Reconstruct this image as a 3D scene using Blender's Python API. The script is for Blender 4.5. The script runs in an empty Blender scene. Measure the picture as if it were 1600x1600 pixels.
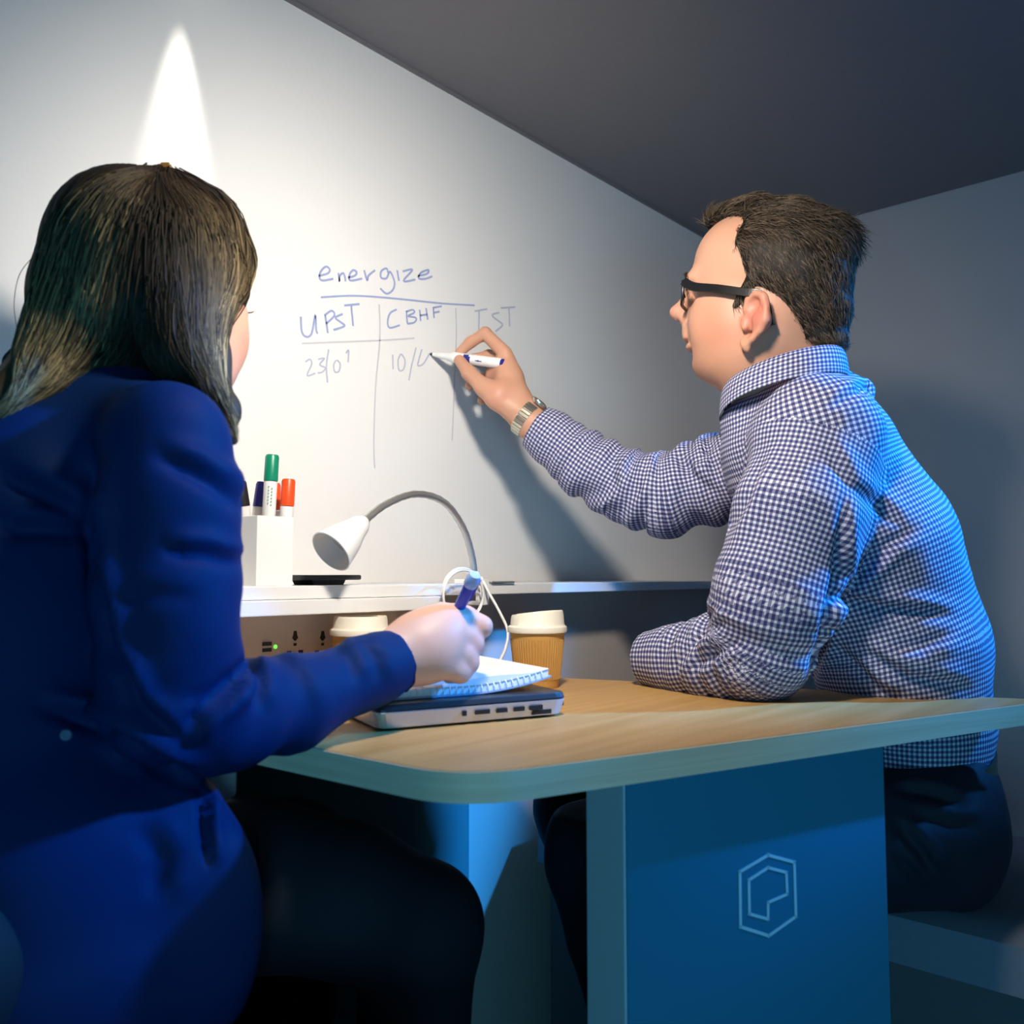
import bpy, bmesh, math, random
import numpy as np
from mathutils import Vector, Matrix

# ------------------------------------------------------------------ camera, world, lights, exposure
SC = bpy.context.scene
COL = SC.collection
FPX = 1375.0                       # focal length in pixels of the 1600 frame
PITCH = math.atan(97.0 / FPX)      # camera tilts up a little
CAMZ = 0.87
FWD = np.array([math.sin(math.radians(48.4)), math.cos(math.radians(48.4)), 0.0])
RGT = np.array([FWD[1], -FWD[0], 0.0])
UPV = np.array([0.0, 0.0, 1.0])

cam_d = bpy.data.cameras.new('camera')
cam_d.sensor_width = 36.0
cam_d.lens = 36.0 * FPX / 1600.0
cam_d.clip_start = 0.02
cam_d.dof.use_dof = True
cam_d.dof.focus_distance = 1.25
cam_d.dof.aperture_fstop = 6.3
cam = bpy.data.objects.new('camera', cam_d)
cam.location = (0, 0, CAMZ)
cam.rotation_euler = (math.radians(90) + PITCH, 0, -math.radians(48.4))
COL.objects.link(cam)
SC.camera = cam

SC.view_settings.view_transform = 'Standard'
SC.view_settings.look = 'None'
SC.view_settings.gamma = 1.0
SC.view_settings.use_curve_mapping = False
SC.view_settings.exposure = 0.0

world = bpy.data.worlds.new('world')
SC.world = world
world.use_nodes = True
bg = world.node_tree.nodes['Background']
bg.inputs['Color'].default_value = (0.14, 0.23, 0.38, 1)
bg.inputs['Strength'].default_value = 0.10

CEIL = 1.755
WALL = 1.12          # whiteboard plane (y)
LOWER = 1.01         # panel under the shelf (y)
RIGHT = 2.153        # wall behind the man (x)
TABLE = 0.72


def light(name, kind, loc, target, energy, color, **kw):
    ld = bpy.data.lights.new(name, kind)
    ld.energy = energy
    ld.color = color
    for k, v in kw.items():
        setattr(ld, k, v)
    o = bpy.data.objects.new(name, ld)
    o.location = loc
    d = Vector(target) - Vector(loc)
    o.rotation_euler = d.to_track_quat('-Z', 'Y').to_euler()
    COL.objects.link(o)
    return o


# warm hanging spot lamp in front of the woman, tilted to the board
light('hanging_spot_light', 'SPOT', (0.50, 0.38, 1.42), (1.04, 1.12, 0.94), 40, (1.0, 0.90, 0.79),
      spot_size=math.radians(142), spot_blend=1.0, shadow_soft_size=0.045)
# narrow downlight grazing the board (scallop behind the woman's head)
light('wall_washer_light', 'SPOT', (0.57, 1.090, 1.738), (0.57, 1.096, 0.5), 14, (1.0, 0.93, 0.82),
      spot_size=math.radians(25), spot_blend=0.35, shadow_soft_size=0.008)
# added blue spot standing in for the room's blue light on the man's back
light('blue_room_light', 'SPOT', (2.8, -1.25, 2.60), (1.32, 0.39, 1.04), 1750, (0.02, 0.30, 1.0),
      spot_size=math.radians(14), spot_blend=0.6, shadow_soft_size=0.12)
# dimmer blue glow from the room in front of the booth
light('room_glow_light', 'AREA', (-1.3, -1.4, 0.35), (0.7, 0.6, 0.5), 30, (0.12, 0.55, 0.90),
      shape='DISK', size=1.2)
# second added blue spot, standing in for room light on the woman's arm
light('blue_room_light', 'SPOT', (2.75, -1.35, 2.60), (0.33, 0.68, 0.90), 1000, (0.02, 0.32, 1.0),
      spot_size=math.radians(12), spot_blend=0.7, shadow_soft_size=0.12)


# ------------------------------------------------------------------ projection helpers
def ray(px, py):
    x = (px - 800.0) / FPX
    y = (800.0 - py) / FPX
    c, s = math.cos(PITCH), math.sin(PITCH)
    return RGT * x + FWD * (c - y * s) + UPV * (s + y * c)


CAMP = np.array([0.0, 0.0, CAMZ])


def at(px, py, Z):
    """World point seen at pixel (px, py) of the 1600 frame, at horizontal depth Z metres."""
    d = ray(px, py)
    return CAMP + d * (Z / float(d @ FWD))


def on_plane(px, py, p0, n):
    d = ray(px, py)
    return CAMP + d * float((np.asarray(p0) - CAMP) @ n) / float(d @ n)


def on_y(px, py, y):
    return on_plane(px, py, (0, y, 0), np.array([0.0, 1.0, 0.0]))


def on_z(px, py, z):
    return on_plane(px, py, (0, 0, z), UPV)


def proj(P):
    """World points to pixels (used to place folds while sculpting)."""
    q = np.asarray(P) - CAMP
    c, s = math.cos(PITCH), math.sin(PITCH)
    f = q @ FWD
    z = q[..., 2]
    dep = f * c + z * s
    up = -f * s + z * c
    return np.stack([800 + FPX * (q @ RGT) / dep, 800 - FPX * up / dep], -1)


# ------------------------------------------------------------------ object helpers
OFF = {}


def thing(name, label, cat, loc, group=None):
    o = bpy.data.objects.new(name, None)
    o.empty_display_size = 0.05
    COL.objects.link(o)
    o.location = loc
    o['label'] = label
    o['category'] = cat
    if group:
        o['group'] = group
    OFF[o.name] = np.array(loc, float)
    return o


def tag(o, label, cat, group=None):
    o['label'] = label
    o['category'] = cat
    if group:
        o['group'] = group
    return o


def obj(name, geo, mat, parent=None, smooth=False, kind=None, label=None, bevel=0.0, auto=None):
    """geo = (verts, faces) in world coordinates -> one mesh object."""
    v, f = geo
    v = np.asarray(v, dtype=float)
    off = OFF[parent.name] if parent is not None else np.zeros(3)
    me = bpy.data.meshes.new(name)
    me.from_pydata((v - off).tolist(), [], f if isinstance(f, list) else f.tolist())
    if bevel > 0:
        bm = bmesh.new()
        bm.from_mesh(me)
        bmesh.ops.remove_doubles(bm, verts=bm.verts, dist=1e-6)
        es = [e for e in bm.edges if len(e.link_faces) == 2 and e.calc_face_angle(0) > 0.6]
        bmesh.ops.bevel(bm, geom=es, offset=bevel, segments=2, profile=0.6, affect='EDGES', clamp_overlap=True)
        bm.to_mesh(me)
        bm.free()
    me.materials.append(mat)
    if smooth:
        me.polygons.foreach_set('use_smooth', [True] * len(me.polygons))
        if auto:
            me.set_sharp_from_angle(angle=math.radians(auto))
    o = bpy.data.objects.new(name, me)
    COL.objects.link(o)
    if parent is not None:
        o.parent = parent
        OFF[o.name] = off
    else:
        OFF[o.name] = np.zeros(3)
    if kind:
        o['kind'] = kind
    if label:
        o['label'] = label
    return o


def join(*geos):
    V, F, n = [], [], 0
    for v, f in geos:
        v = np.asarray(v, float)
        V.append(v)
        F += [tuple(int(i) + n for i in q) for q in f]
        n += len(v)
    return np.concatenate(V), F


BOXF = [(0, 3, 2, 1), (4, 5, 6, 7), (0, 1, 5, 4), (1, 2, 6, 5), (2, 3, 7, 6), (3, 0, 4, 7)]


def box(x0, x1, y0, y1, z0, z1):
    v = [(x0, y0, z0), (x1, y0, z0), (x1, y1, z0), (x0, y1, z0), (x0, y0, z1), (x1, y0, z1), (x1, y1, z1), (x0, y1, z1)]
    return np.array(v, float), list(BOXF)


def obox(c, ax, ay, az, sx, sy, sz):
    """box centred at c with half-sizes along given unit axes"""
    c = np.asarray(c, float)
    v = []
    for k in (-1, 1):
        for i, j in ((-1, -1), (1, -1), (1, 1), (-1, 1)):
            v.append(c + np.asarray(ax) * i * sx + np.asarray(ay) * j * sy + np.asarray(az) * k * sz)
    f = list(BOXF)
    if np.dot(np.cross(ax, ay), az) < 0:
        f = [tuple(reversed(q)) for q in f]
    return np.array(v), f


def prism(poly, z0, z1):
    n = len(poly)
    area = sum(poly[i][0] * poly[(i + 1) % n][1] - poly[(i + 1) % n][0] * poly[i][1] for i in range(n))
    if area < 0:
        poly = poly[::-1]
    v = [(p[0], p[1], z0) for p in poly] + [(p[0], p[1], z1) for p in poly]
    f = [tuple(range(n - 1, -1, -1)), tuple(range(n, 2 * n))]
    f += [(i, (i + 1) % n, n + (i + 1) % n, n + i) for i in range(n)]
    return np.array(v, float), f


def nrm(v):
    v = np.asarray(v, float)
    return v / (np.linalg.norm(v) + 1e-12)


def frame_of(axis):
    a = nrm(axis)
    h = UPV if abs(a[2]) < 0.9 else np.array([1.0, 0, 0])
    s = nrm(np.cross(h, a))
    return s, np.cross(a, s), a


def lathe(origin, axis, prof, n=32, cap0=True, cap1=True):
    """prof: list of (radius, distance along axis)"""
    s, t, a = frame_of(axis)
    o = np.asarray(origin, float)
    V, F = [], []
    for r, h in prof:
        for i in range(n):
            th = 2 * math.pi * i / n
            V.append(o + a * h + (s * math.cos(th) + t * math.sin(th)) * r)
    for k in range(len(prof) - 1):
        for i in range(n):
            j = (i + 1) % n
            F.append((k * n + i, k * n + j, (k + 1) * n + j, (k + 1) * n + i))
    if cap0:
        F.append(tuple(range(n - 1, -1, -1)))
    if cap1:
        b = (len(prof) - 1) * n
        F.append(tuple(range(b, b + n)))
    return np.array(V), F


def spline(pts, m=8):
    P = np.asarray(pts, float)
    n = len(P)
    out = []
    for i in range(n - 1):
        p0 = P[max(i - 1, 0)]
        p1, p2 = P[i], P[i + 1]
        p3 = P[min(i + 2, n - 1)]
        for j in range(m):
            t = j / m
            out.append(0.5 * ((2 * p1) + (-p0 + p2) * t + (2 * p0 - 5 * p1 + 4 * p2 - p3) * t * t + (-p0 + 3 * p1 - 3 * p2 + p3) * t ** 3))
    out.append(P[-1])
    return np.array(out)


def tube(path, r, n=10, cap=True):
    P = np.asarray(path, float)
    K = len(P)
    R = np.full(K, r) if np.isscalar(r) else np.asarray(r, float)
    T = np.gradient(P, axis=0)
    T /= np.linalg.norm(T, axis=1, keepdims=True) + 1e-12
    s, t, _ = frame_of(T[0])
    V, F = [], []
    for k in range(K):
        s = nrm(s - T[k] * (s @ T[k]))
        t = np.cross(T[k], s)
        for i in range(n):
            th = 2 * math.pi * i / n
            V.append(P[k] + (s * math.cos(th) + t * math.sin(th)) * R[k])
    for k in range(K - 1):
        for i in range(n):
            j = (i + 1) % n
            F.append((k * n + i, k * n + j, (k + 1) * n + j, (k + 1) * n + i))
    if cap:
        F.append(tuple(range(n - 1, -1, -1)))
        F.append(tuple(range((K - 1) * n, K * n)))
    return np.array(V), F


# ------------------------------------------------------------------ materials
def mat(name, color, rough=0.5, metal=0.0, spec=0.5, bump=0.0, bscale=200.0, var=0.0, vscale=8.0, **kw):
    m = bpy.data.materials.new(name)
    m.use_nodes = True
    nt = m.node_tree
    b = nt.nodes['Principled BSDF']
    b.inputs['Base Color'].default_value = (*color, 1)
    b.inputs['Roughness'].default_value = rough
    b.inputs['Metallic'].default_value = metal
    b.inputs['Specular IOR Level'].default_value = spec
    for k, v in kw.items():
        b.inputs[k].default_value = v
    tc = nt.nodes.new('ShaderNodeTexCoord')
    if var > 0:
        nz = nt.nodes.new('ShaderNodeTexNoise')
        nz.inputs['Scale'].default_value = vscale
        nz.inputs['Detail'].default_value = 4
        nt.links.new(tc.outputs['Object'], nz.inputs['Vector'])
        mx = nt.nodes.new('ShaderNodeMix')
        mx.data_type = 'RGBA'
        mx.inputs['A'].default_value = (*[c * (1 - var) for c in color], 1)
        mx.inputs['B'].default_value = (*[min(1, c * (1 + var)) for c in color], 1)
        nt.links.new(nz.outputs['Fac'], mx.inputs['Factor'])
        nt.links.new(mx.outputs['Result'], b.inputs['Base Color'])
    if bump > 0:
        nb = nt.nodes.new('ShaderNodeTexNoise')
        nb.inputs['Scale'].default_value = bscale
        nb.inputs['Detail'].default_value = 3
        nt.links.new(tc.outputs['Object'], nb.inputs['Vector'])
        bp = nt.nodes.new('ShaderNodeBump')
        bp.inputs['Strength'].default_value = bump
        bp.inputs['Distance'].default_value = 0.001
        nt.links.new(nb.outputs['Fac'], bp.inputs['Height'])
        nt.links.new(bp.outputs['Normal'], b.inputs['Normal'])
    return m


def mat_attr(name, rough=0.5, spec=0.5, sss=0.0, bump=0.0, bscale=300.0, sheen=0.0, attr='Col'):
    """colour from a colour attribute (strands of hair, skin regions)"""
    m = mat(name, (0.5, 0.5, 0.5), rough, 0, spec, bump, bscale)
    nt = m.node_tree
    b = nt.nodes['Principled BSDF']
    a = nt.nodes.new('ShaderNodeAttribute')
    a.attribute_name = attr
    nt.links.new(a.outputs['Color'], b.inputs['Base Color'])
    if sss > 0:
        b.inputs['Subsurface Weight'].default_value = sss
        b.inputs['Subsurface Radius'].default_value = (0.010, 0.004, 0.002)
        b.inputs['Subsurface Scale'].default_value = 0.5
    return m


def mat_wood(name, c1, c2, rough=0.45, ang=0.0, stretch=(1.2, 18, 18), scale=3.0):
    m = mat(name, c1, rough)
    nt = m.node_tree
    b = nt.nodes['Principled BSDF']
    tc = nt.nodes.new('ShaderNodeTexCoord')
    mp = nt.nodes.new('ShaderNodeMapping')
    mp.inputs['Rotation'].default_value = (0, 0, ang)
    mp.inputs['Scale'].default_value = stretch
    nt.links.new(tc.outputs['Object'], mp.inputs['Vector'])
    nz = nt.nodes.new('ShaderNodeTexNoise')
    nz.inputs['Scale'].default_value = scale
    nz.inputs['Detail'].default_value = 6
    nz.inputs['Distortion'].default_value = 0.6
    nt.links.new(mp.outputs['Vector'], nz.inputs['Vector'])
    cr = nt.nodes.new('ShaderNodeValToRGB')
    cr.color_ramp.elements[0].position = 0.35
    cr.color_ramp.elements[0].color = (*c2, 1)
    cr.color_ramp.elements[1].position = 0.65
    cr.color_ramp.elements[1].color = (*c1, 1)
    nt.links.new(nz.outputs['Fac'], cr.inputs['Fac'])
    nt.links.new(cr.outputs['Color'], b.inputs['Base Color'])
    return m


M = {}
M['board'] = mat('whiteboard_enamel', (0.80, 0.80, 0.79), 0.55, spec=0.2)
M['wall'] = mat('booth_wall_paint', (0.43, 0.42, 0.425), 0.7, bump=0.05, var=0.04, vscale=5)
M['lowwall'] = mat('lower_wall_laminate', (0.52, 0.46, 0.40), 0.55, var=0.03)
M['ceil'] = mat('dark_ceiling_felt', (0.19, 0.185, 0.20), 0.9, bump=0.15, bscale=600, var=0.06, vscale=60)
M['floor'] = mat('dark_carpet', (0.05, 0.055, 0.07), 0.95, bump=0.4, bscale=500, var=0.2, vscale=200)
M['white'] = mat('white_plastic', (0.80, 0.80, 0.78), 0.4)
M['shelf'] = mat('white_shelf_laminate', (0.78, 0.78, 0.76), 0.4)
M['socket'] = mat('beige_socket_plate', (0.60, 0.54, 0.50), 0.45)
M['black'] = mat('black_plastic', (0.012, 0.012, 0.013), 0.4)
M['darkgrey'] = mat('dark_grey_plastic', (0.03, 0.032, 0.034), 0.35)
M['steel'] = mat('brushed_gooseneck_steel', (0.55, 0.55, 0.52), 0.35, metal=0.85)
M['silver'] = mat('laptop_silver', (0.62, 0.63, 0.66), 0.35, metal=0.6)
M['lid'] = mat('laptop_dark_lid', (0.03, 0.035, 0.04), 0.4, metal=0.3)
M['wood'] = mat_wood('oak_laminate', (0.58, 0.35, 0.125), (0.49, 0.28, 0.085), 0.38, ang=math.radians(16))
M['edge'] = mat_wood('pale_plywood_edge', (0.80, 0.70, 0.48), (0.70, 0.60, 0.40), 0.5, stretch=(1.5, 1.5, 60))
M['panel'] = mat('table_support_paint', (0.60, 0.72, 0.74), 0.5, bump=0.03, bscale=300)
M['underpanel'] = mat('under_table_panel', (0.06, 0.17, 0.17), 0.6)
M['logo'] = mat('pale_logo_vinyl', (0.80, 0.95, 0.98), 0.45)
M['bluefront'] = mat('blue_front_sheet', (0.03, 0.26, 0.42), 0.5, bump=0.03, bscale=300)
M['bench'] = mat('bench_fabric', (0.20, 0.23, 0.28), 0.9, bump=0.3, bscale=700, var=0.08, vscale=120)
M['benchbase'] = mat('bench_base_board', (0.12, 0.12, 0.13), 0.6)
M['kraft'] = mat('kraft_cup_paper', (0.56, 0.30, 0.075), 0.75, bump=0.08, bscale=400, var=0.06, vscale=30)
M['cuplid'] = mat('cream_cup_lid', (0.82, 0.76, 0.62), 0.45)
M['paper'] = mat('notebook_paper', (0.82, 0.83, 0.85), 0.7)
M['cover'] = mat('notebook_cover', (0.28, 0.42, 0.60), 0.5)
M['ink'] = mat('marker_ink_blue', (0.32, 0.38, 0.62), 0.6)
M['inkfaint'] = mat('marker_ink_faint', (0.46, 0.49, 0.61), 0.6)
M['inkgrey'] = mat('marker_ink_grey', (0.56, 0.56, 0.60), 0.6)
M['lampin'] = mat('lamp_inner_plastic', (0.62, 0.55, 0.48), 0.5)
M['bulb'] = mat('unlit_bulb_lens', (0.40, 0.33, 0.28), 0.25)
M['green'] = mat('green_marker_cap', (0.0, 0.22, 0.12), 0.35)
M['red'] = mat('orange_red_marker_cap', (0.85, 0.075, 0.01), 0.35)
M['navyplastic'] = mat('navy_marker_plastic', (0.015, 0.02, 0.22), 0.35)
M['blueplastic'] = mat('blue_pen_plastic', (0.02, 0.05, 0.50), 0.25)
M['clearblue'] = mat('pale_blue_pen_cap', (0.35, 0.50, 0.85), 0.15)
M['ledglow'] = mat('green_led', (0.1, 0.9, 0.1), 0.4)
_b = M['ledglow'].node_tree.nodes['Principled BSDF']
_b.inputs['Emission Color'].default_value = (0.2, 1, 0.1, 1)
_b.inputs['Emission Strength'].default_value = 1.2
M['lampglow'] = mat('downlight_lens', (1, 0.95, 0.85), 0.3)
_b = M['lampglow'].node_tree.nodes['Principled BSDF']
_b.inputs['Emission Color'].default_value = (1, 0.92, 0.8, 1)
_b.inputs['Emission Strength'].default_value = 4.0
# ------------------------------------------------------------------ the booth
LEFT = -0.62
obj('wall_back', box(LEFT - .06, RIGHT + .06, WALL + 0.012, WALL + 0.08, 0, CEIL + .06), M['wall'], kind='structure')
obj('wall_right', box(RIGHT, RIGHT + 0.06, -0.36, WALL + 0.012, 0, CEIL), M['wall'], kind='structure')  # unseen front end lengthened to block stray blue light
obj('wall_left', box(LEFT - 0.06, LEFT, 0.05, WALL + 0.012, 0, CEIL), M['wall'], kind='structure')
obj('ceiling', box(LEFT - 0.06, RIGHT + .06, -0.16, WALL + 0.012, CEIL, CEIL + 0.06), M['ceil'], kind='structure')
obj('floor', box(-2.5, 3.5, -3.0, WALL + 0.08, -0.05, 0), M['floor'], kind='structure')
obj('wall_lower', box(LEFT, RIGHT, LOWER, WALL + 0.012, 0, 0.838), M['lowwall'], kind='structure')
# panel of the lower wall under the table, ending at a vertical joint
jx = on_y(718, 1290, LOWER)[0]
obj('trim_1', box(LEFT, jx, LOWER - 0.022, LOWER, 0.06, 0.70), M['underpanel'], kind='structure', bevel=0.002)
obj('trim_2', box(LEFT, RIGHT, WALL - 0.004, WALL + 0.012, CEIL - 0.006, CEIL), M['ceil'], kind='structure')

# the two warm lamps of the booth (both above the frame)
t = thing('ceiling_downlight', 'small ceiling downlight close to the whiteboard', 'light', (0.57, 1.085, CEIL))
obj('bezel', lathe((0.57, 1.085, CEIL - 0.012), UPV, [(.0176, 0), (.0216, 0.004), (.0216, 0.012)], 28, cap0=False), M['white'], t, True, auto=40)
obj('lens', lathe((0.57, 1.085, CEIL - 0.008), UPV, [(.0176, 0), (.0176, 0.006)], 28), M['lampglow'], t)
lp_, ld_ = np.array([0.50, 0.38, 1.42]), nrm(np.array([0.54, 0.74, -0.52]))
t = thing('hanging_spot_lamp', 'white spot lamp hanging from the ceiling beside the woman', 'lamp', (0.50, 0.38, CEIL))
bk_ = lp_ - ld_ * .055
obj('stem', tube([bk_, bk_ + UPV * .05, [bk_[0], bk_[1], CEIL - .01]], .006, 10), M['white'], t, True)
obj('canopy', lathe((bk_[0], bk_[1], CEIL - .014), UPV, [(.03, 0), (.035, .003), (.035, .014)], 24), M['white'], t, True, auto=40)
obj('lamp_head', lathe(lp_ - ld_ * .085, ld_, [(.012, 0), (.026, .006), (.034, .03), (.038, .078), (.036, .078), (.032, .06)], 28), M['white'], t, True, auto=40)
obj('lens', lathe(lp_ - ld_ * .022, ld_, [(.031, 0), (.031, .006)], 24), M['lampglow'], t)

# ------------------------------------------------------------------ whiteboard with writing
SHTOP = CAMZ - 0.0147          # top of the shelf
SHF = 0.93                     # front of the shelf (y)
wb = thing('whiteboard', 'large white board covering the booth wall with blue handwriting', 'whiteboard', ((LEFT + RIGHT) / 2, WALL, SHTOP))
obj('board_surface', box(LEFT + .002, RIGHT - .002, WALL, WALL + 0.012, SHTOP, CEIL - 0.006), M['board'], wb)


def stroke(pts, w, m=5):
    """flat pen stroke on the board from crop coordinates of the photograph"""
    P = [on_y(400 + x / 3.5556, 380 + y / 3.5556, WALL - 0.0006) for x, y in pts]
    S = spline(P, m) if len(P) > 2 else spline([P[0], (P[0] + P[1]) / 2, P[1]], m)
    T = np.gradient(S, axis=0)
    T /= np.linalg.norm(T, axis=1, keepdims=True) + 1e-9
    N = np.stack([-T[:, 2], np.zeros(len(S)), T[:, 0]], 1) * w / 2
    V = np.concatenate([S + N, S - N, S + N + [0, .0005, 0], S - N + [0, .0005, 0]])
    n = len(S)
    F = []
    for i in range(n - 1):
        F.append((i, i + 1, n + i + 1, n + i))
        F.append((2 * n + i, i, i + 1, 2 * n + i + 1)[::-1])
        F.append((n + i, 3 * n + i, 3 * n + i + 1, n + i + 1)[::-1])
    return V, F


WORDS = [
    ('word', 'ink', .0034, [
        [(350, 182), (400, 167), (410, 145), (390, 130), (365, 150), (352, 185), (370, 207), (430, 197)],
        [(458, 165), (464, 212), (466, 182), (484, 166), (494, 185), (498, 212)],
        [(510, 192), (550, 180), (560, 160), (540, 150), (520, 175), (526, 207), (590, 196)],
        [(602, 150), (618, 206), (626, 180), (662, 150)],
        [(735, 165), (725, 140), (697, 155), (695, 190), (725, 195), (745, 158), (770, 215), (760, 260), (725, 280), (690, 250)],
        [(785, 150), (795, 210)],
        [(815, 157), (870, 147), (820, 210), (885, 202)],
        [(898, 182), (950, 170), (958, 148), (915, 165), (905, 195), (940, 198), (980, 184)]]),
    ('underline', 'ink', .0030, [[(360, 300), (560, 292), (800, 310), (1040, 335), (1215, 345)]]),
    ('word', 'ink', .0034, [
        [(250, 408), (255, 490), (280, 520), (310, 500), (330, 398), (335, 480), (343, 502)],
        [(385, 400), (400, 500)], [(380, 402), (420, 375), (436, 402), (390, 447)],
        [(482, 393), (442, 413), (470, 438), (492, 460), (430, 482)],
        [(490, 346), (575, 338)], [(530, 346), (540, 460)]]),
    ('word', 'ink', .0032, [
        [(782, 368), (745, 390), (732, 440), (745, 470), (800, 455)],
        [(835, 375), (841, 445)], [(835, 380), (870, 370), (880, 385), (845, 405), (890, 415), (880, 440), (840, 448)],
        [(910, 370), (915, 432)], [(945, 360), (955, 425)], [(912, 402), (952, 395)],
        [(985, 355), (990, 416)], [(985, 358), (1032, 350)], [(988, 386), (1020, 380)]]),
    ('word', 'inkfaint', .0032, [
        [(1215, 378), (1285, 365)], [(1240, 378), (1238, 500)],
        [(1352, 385), (1312, 400), (1345, 430), (1370, 455), (1330, 490)],
        [(1360, 360), (1440, 355)], [(1405, 360), (1410, 462)]]),
    ('date', 'inkfaint', .0026, [
        [(275, 660), (300, 645), (310, 672), (285, 735), (330, 722)],
        [(345, 645), (380, 640), (355, 675), (386, 692), (370, 715), (343, 722)],
        [(405, 590), (392, 680), (398, 775)],
        [(445, 650), (432, 680), (440, 715), (462, 710), (468, 670), (450, 648)],
        [(500, 612), (515, 595), (512, 662)]]),
    ('date', 'inkfaint', .0026, [
        [(760, 620), (762, 700)],
        [(805, 615), (790, 650), (795, 705), (820, 700), (828, 650), (808, 614)],
        [(890, 580), (865, 680), (850, 762)],
        [(922, 590), (905, 650), (900, 680), (930, 670), (965, 612)]]),
    ('ruled_line', 'inkgrey', .0026, [[(255, 557), (420, 550), (690, 540), (880, 528)]]),
    ('ruled_line', 'inkgrey', .0026, [[(685, 340), (688, 540), (665, 800), (655, 1100), (660, 1250)]]),
    ('ruled_line', 'inkgrey', .0026, [[(1110, 360), (1113, 520), (1105, 720), (1090, 1095)]]),
]
for nm, mk, w, sts in WORDS:
    obj(nm, join(*[stroke(s, w) for s in sts]), M[mk], wb)

# ------------------------------------------------------------------ shelf and power console under the board
sh = obj('shelf', box(LEFT + .002, RIGHT - .002, SHF, WALL - 0.001, SHTOP - 0.0165, SHTOP), M['shelf'], bevel=0.0015)
tag(sh, 'long white shelf along the foot of the whiteboard', 'shelf')
cx1 = on_y(690, 945, SHF - 0.006)[0]
con = thing('power_console', 'white power console under the shelf with beige socket plate', 'power outlet', (0.6, SHF, 0.838))
obj('housing', box(0.02, cx1, SHF - 0.006, LOWER - 0.001, 0.8195, SHTOP - 0.0170), M['shelf'], con, bevel=0.0015)
PY = LOWER - 0.022
pl = obj('socket_plate', box(0.02, cx1 - 0.03, PY, LOWER - 0.001, 0.722, 0.8193), M['socket'], con)


def on_plate(px, py, w, h, name, m='black', round_=False):
    c = on_y(px, py, PY)
    if round_:
        g = lathe(c + [0, .0002, 0], (0, -1, 0), [(w / 2, 0), (w / 2, .0012)], 12)
    else:
        g = box(c[0] - w / 2, c[0] + w / 2, PY - 0.0008, PY + 0.0005, c[2] - h / 2, c[2] + h / 2)
    return obj(name, g, M[m], con)


on_plate(417, 1006, .0135, .0048, 'usb_port')
on_plate(417, 1015.5, .0135, .0048, 'usb_port')
on_plate(430, 1010.5, .005, .005, 'indicator_light', 'ledglow', True)
for sx in (461, 504, 548):
    k = 0.0011
    c = on_y(sx, 994, PY)
    pin = prism([(-.002, .007), (.002, .007), (.003, .001), (.0045, -.002), (.001, -.006), (-.001, -.006), (-.0045, -.002), (-.003, .001)], -.0007, .0004)
    v = np.stack([pin[0][:, 0] + c[0], PY + pin[0][:, 2], pin[0][:, 1] + c[2]], 1)
    g1 = (v, pin[1])
    g2 = box(c[0] - .0022, c[0] + .0022, PY - .0007, PY + .0005, c[2] - .0125, c[2] - .009)
    g3 = box(c[0] - .0125, c[0] - .0055, PY - .0007, PY + .0005, c[2] - .024, c[2] - .0185)
    g4 = box(c[0] + .0055, c[0] + .0125, PY - .0007, PY + .0005, c[2] - .024, c[2] - .0185)
    obj('socket_holes', join(g1, g2, g3, g4), M['black'], con)

# ------------------------------------------------------------------ table
Pn = on_z(722, 1212, TABLE)[:2]          # near corner
Pr = on_z(1600, 1099.5, TABLE)[:2]
Pr = Pn + (Pr - Pn) * 1.07               # front edge runs on past the frame
Pf = on_z(905, 1060.5, TABLE)[:2]
Pq = on_z(1600, 1092, TABLE)[:2]
ed = nrm(Pf - Pq)
Pb = Pf + ed * ((0.985 - Pf[1]) / ed[1])
Pl = np.array([Pn[0] - 0.03, 0.985])
TIP = Pq + nrm(Pq - Pf) * 0.03


def round_poly(pts, rads, seg=8):
    out = []
    n = len(pts)
    for i in range(n):
        p, a, b = np.array(pts[i]), np.array(pts[i - 1]), np.array(pts[(i + 1) % n])
        r = rads[i]
        if r <= 0:
            out.append(tuple(p))
            continue
        pa, pb = p + nrm(a - p) * r, p + nrm(b - p) * r
        for j in range(seg + 1):
            t = j / seg
            out.append(tuple((1 - t) ** 2 * pa + 2 * t * (1 - t) * p + t * t * pb))
    return out


poly = round_poly([Pn, Pr, TIP, Pb, Pl], [0.055, 0.02, 0.02, 0.03, 0.03])
tb = thing('table', 'oak-topped booth table with a pale edge and a blue-lit support panel', 'table', (0.85, 0.6, 0))
TT = 0.0235
obj('table_top', prism(poly, TABLE - TT, TABLE), M['wood'], tb)
ctr = np.mean(np.array(poly), 0)


def offset_poly(pl, d):
    P = np.array(pl)
    n = len(P)
    out = []
    for i in range(n):
        e1, e2 = nrm(P[i] - P[i - 1]), nrm(P[(i + 1) % n] - P[i])
        if np.linalg.norm(P[i] - P[i - 1]) < 1e-9:
            e1 = e2
        nn = nrm(np.array([e1[1] + e2[1], -e1[0] - e2[0]]))
        if nn @ (P[i] - ctr) < 0:
            nn = -nn
        out.append(P[i] + nn * d)
    return out


outer = offset_poly(poly, 0.0022)
n = len(poly)
V = [(*p, z) for z in (TABLE - TT - .0006, TABLE - .0006) for p in poly] + [(*p, z) for z in (TABLE - TT - .0006, TABLE - .0006) for p in outer]
F = []
for i in range(n):
    j = (i + 1) % n
    F += [(2 * n + i, 2 * n + j, 3 * n + j, 3 * n + i), (n + i, 3 * n + i, 3 * n + j, n + j), (i, j, 2 * n + j, 2 * n + i)]
obj('edge_band', (np.array(V), F), M['edge'], tb, smooth=True, auto=40)

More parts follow.
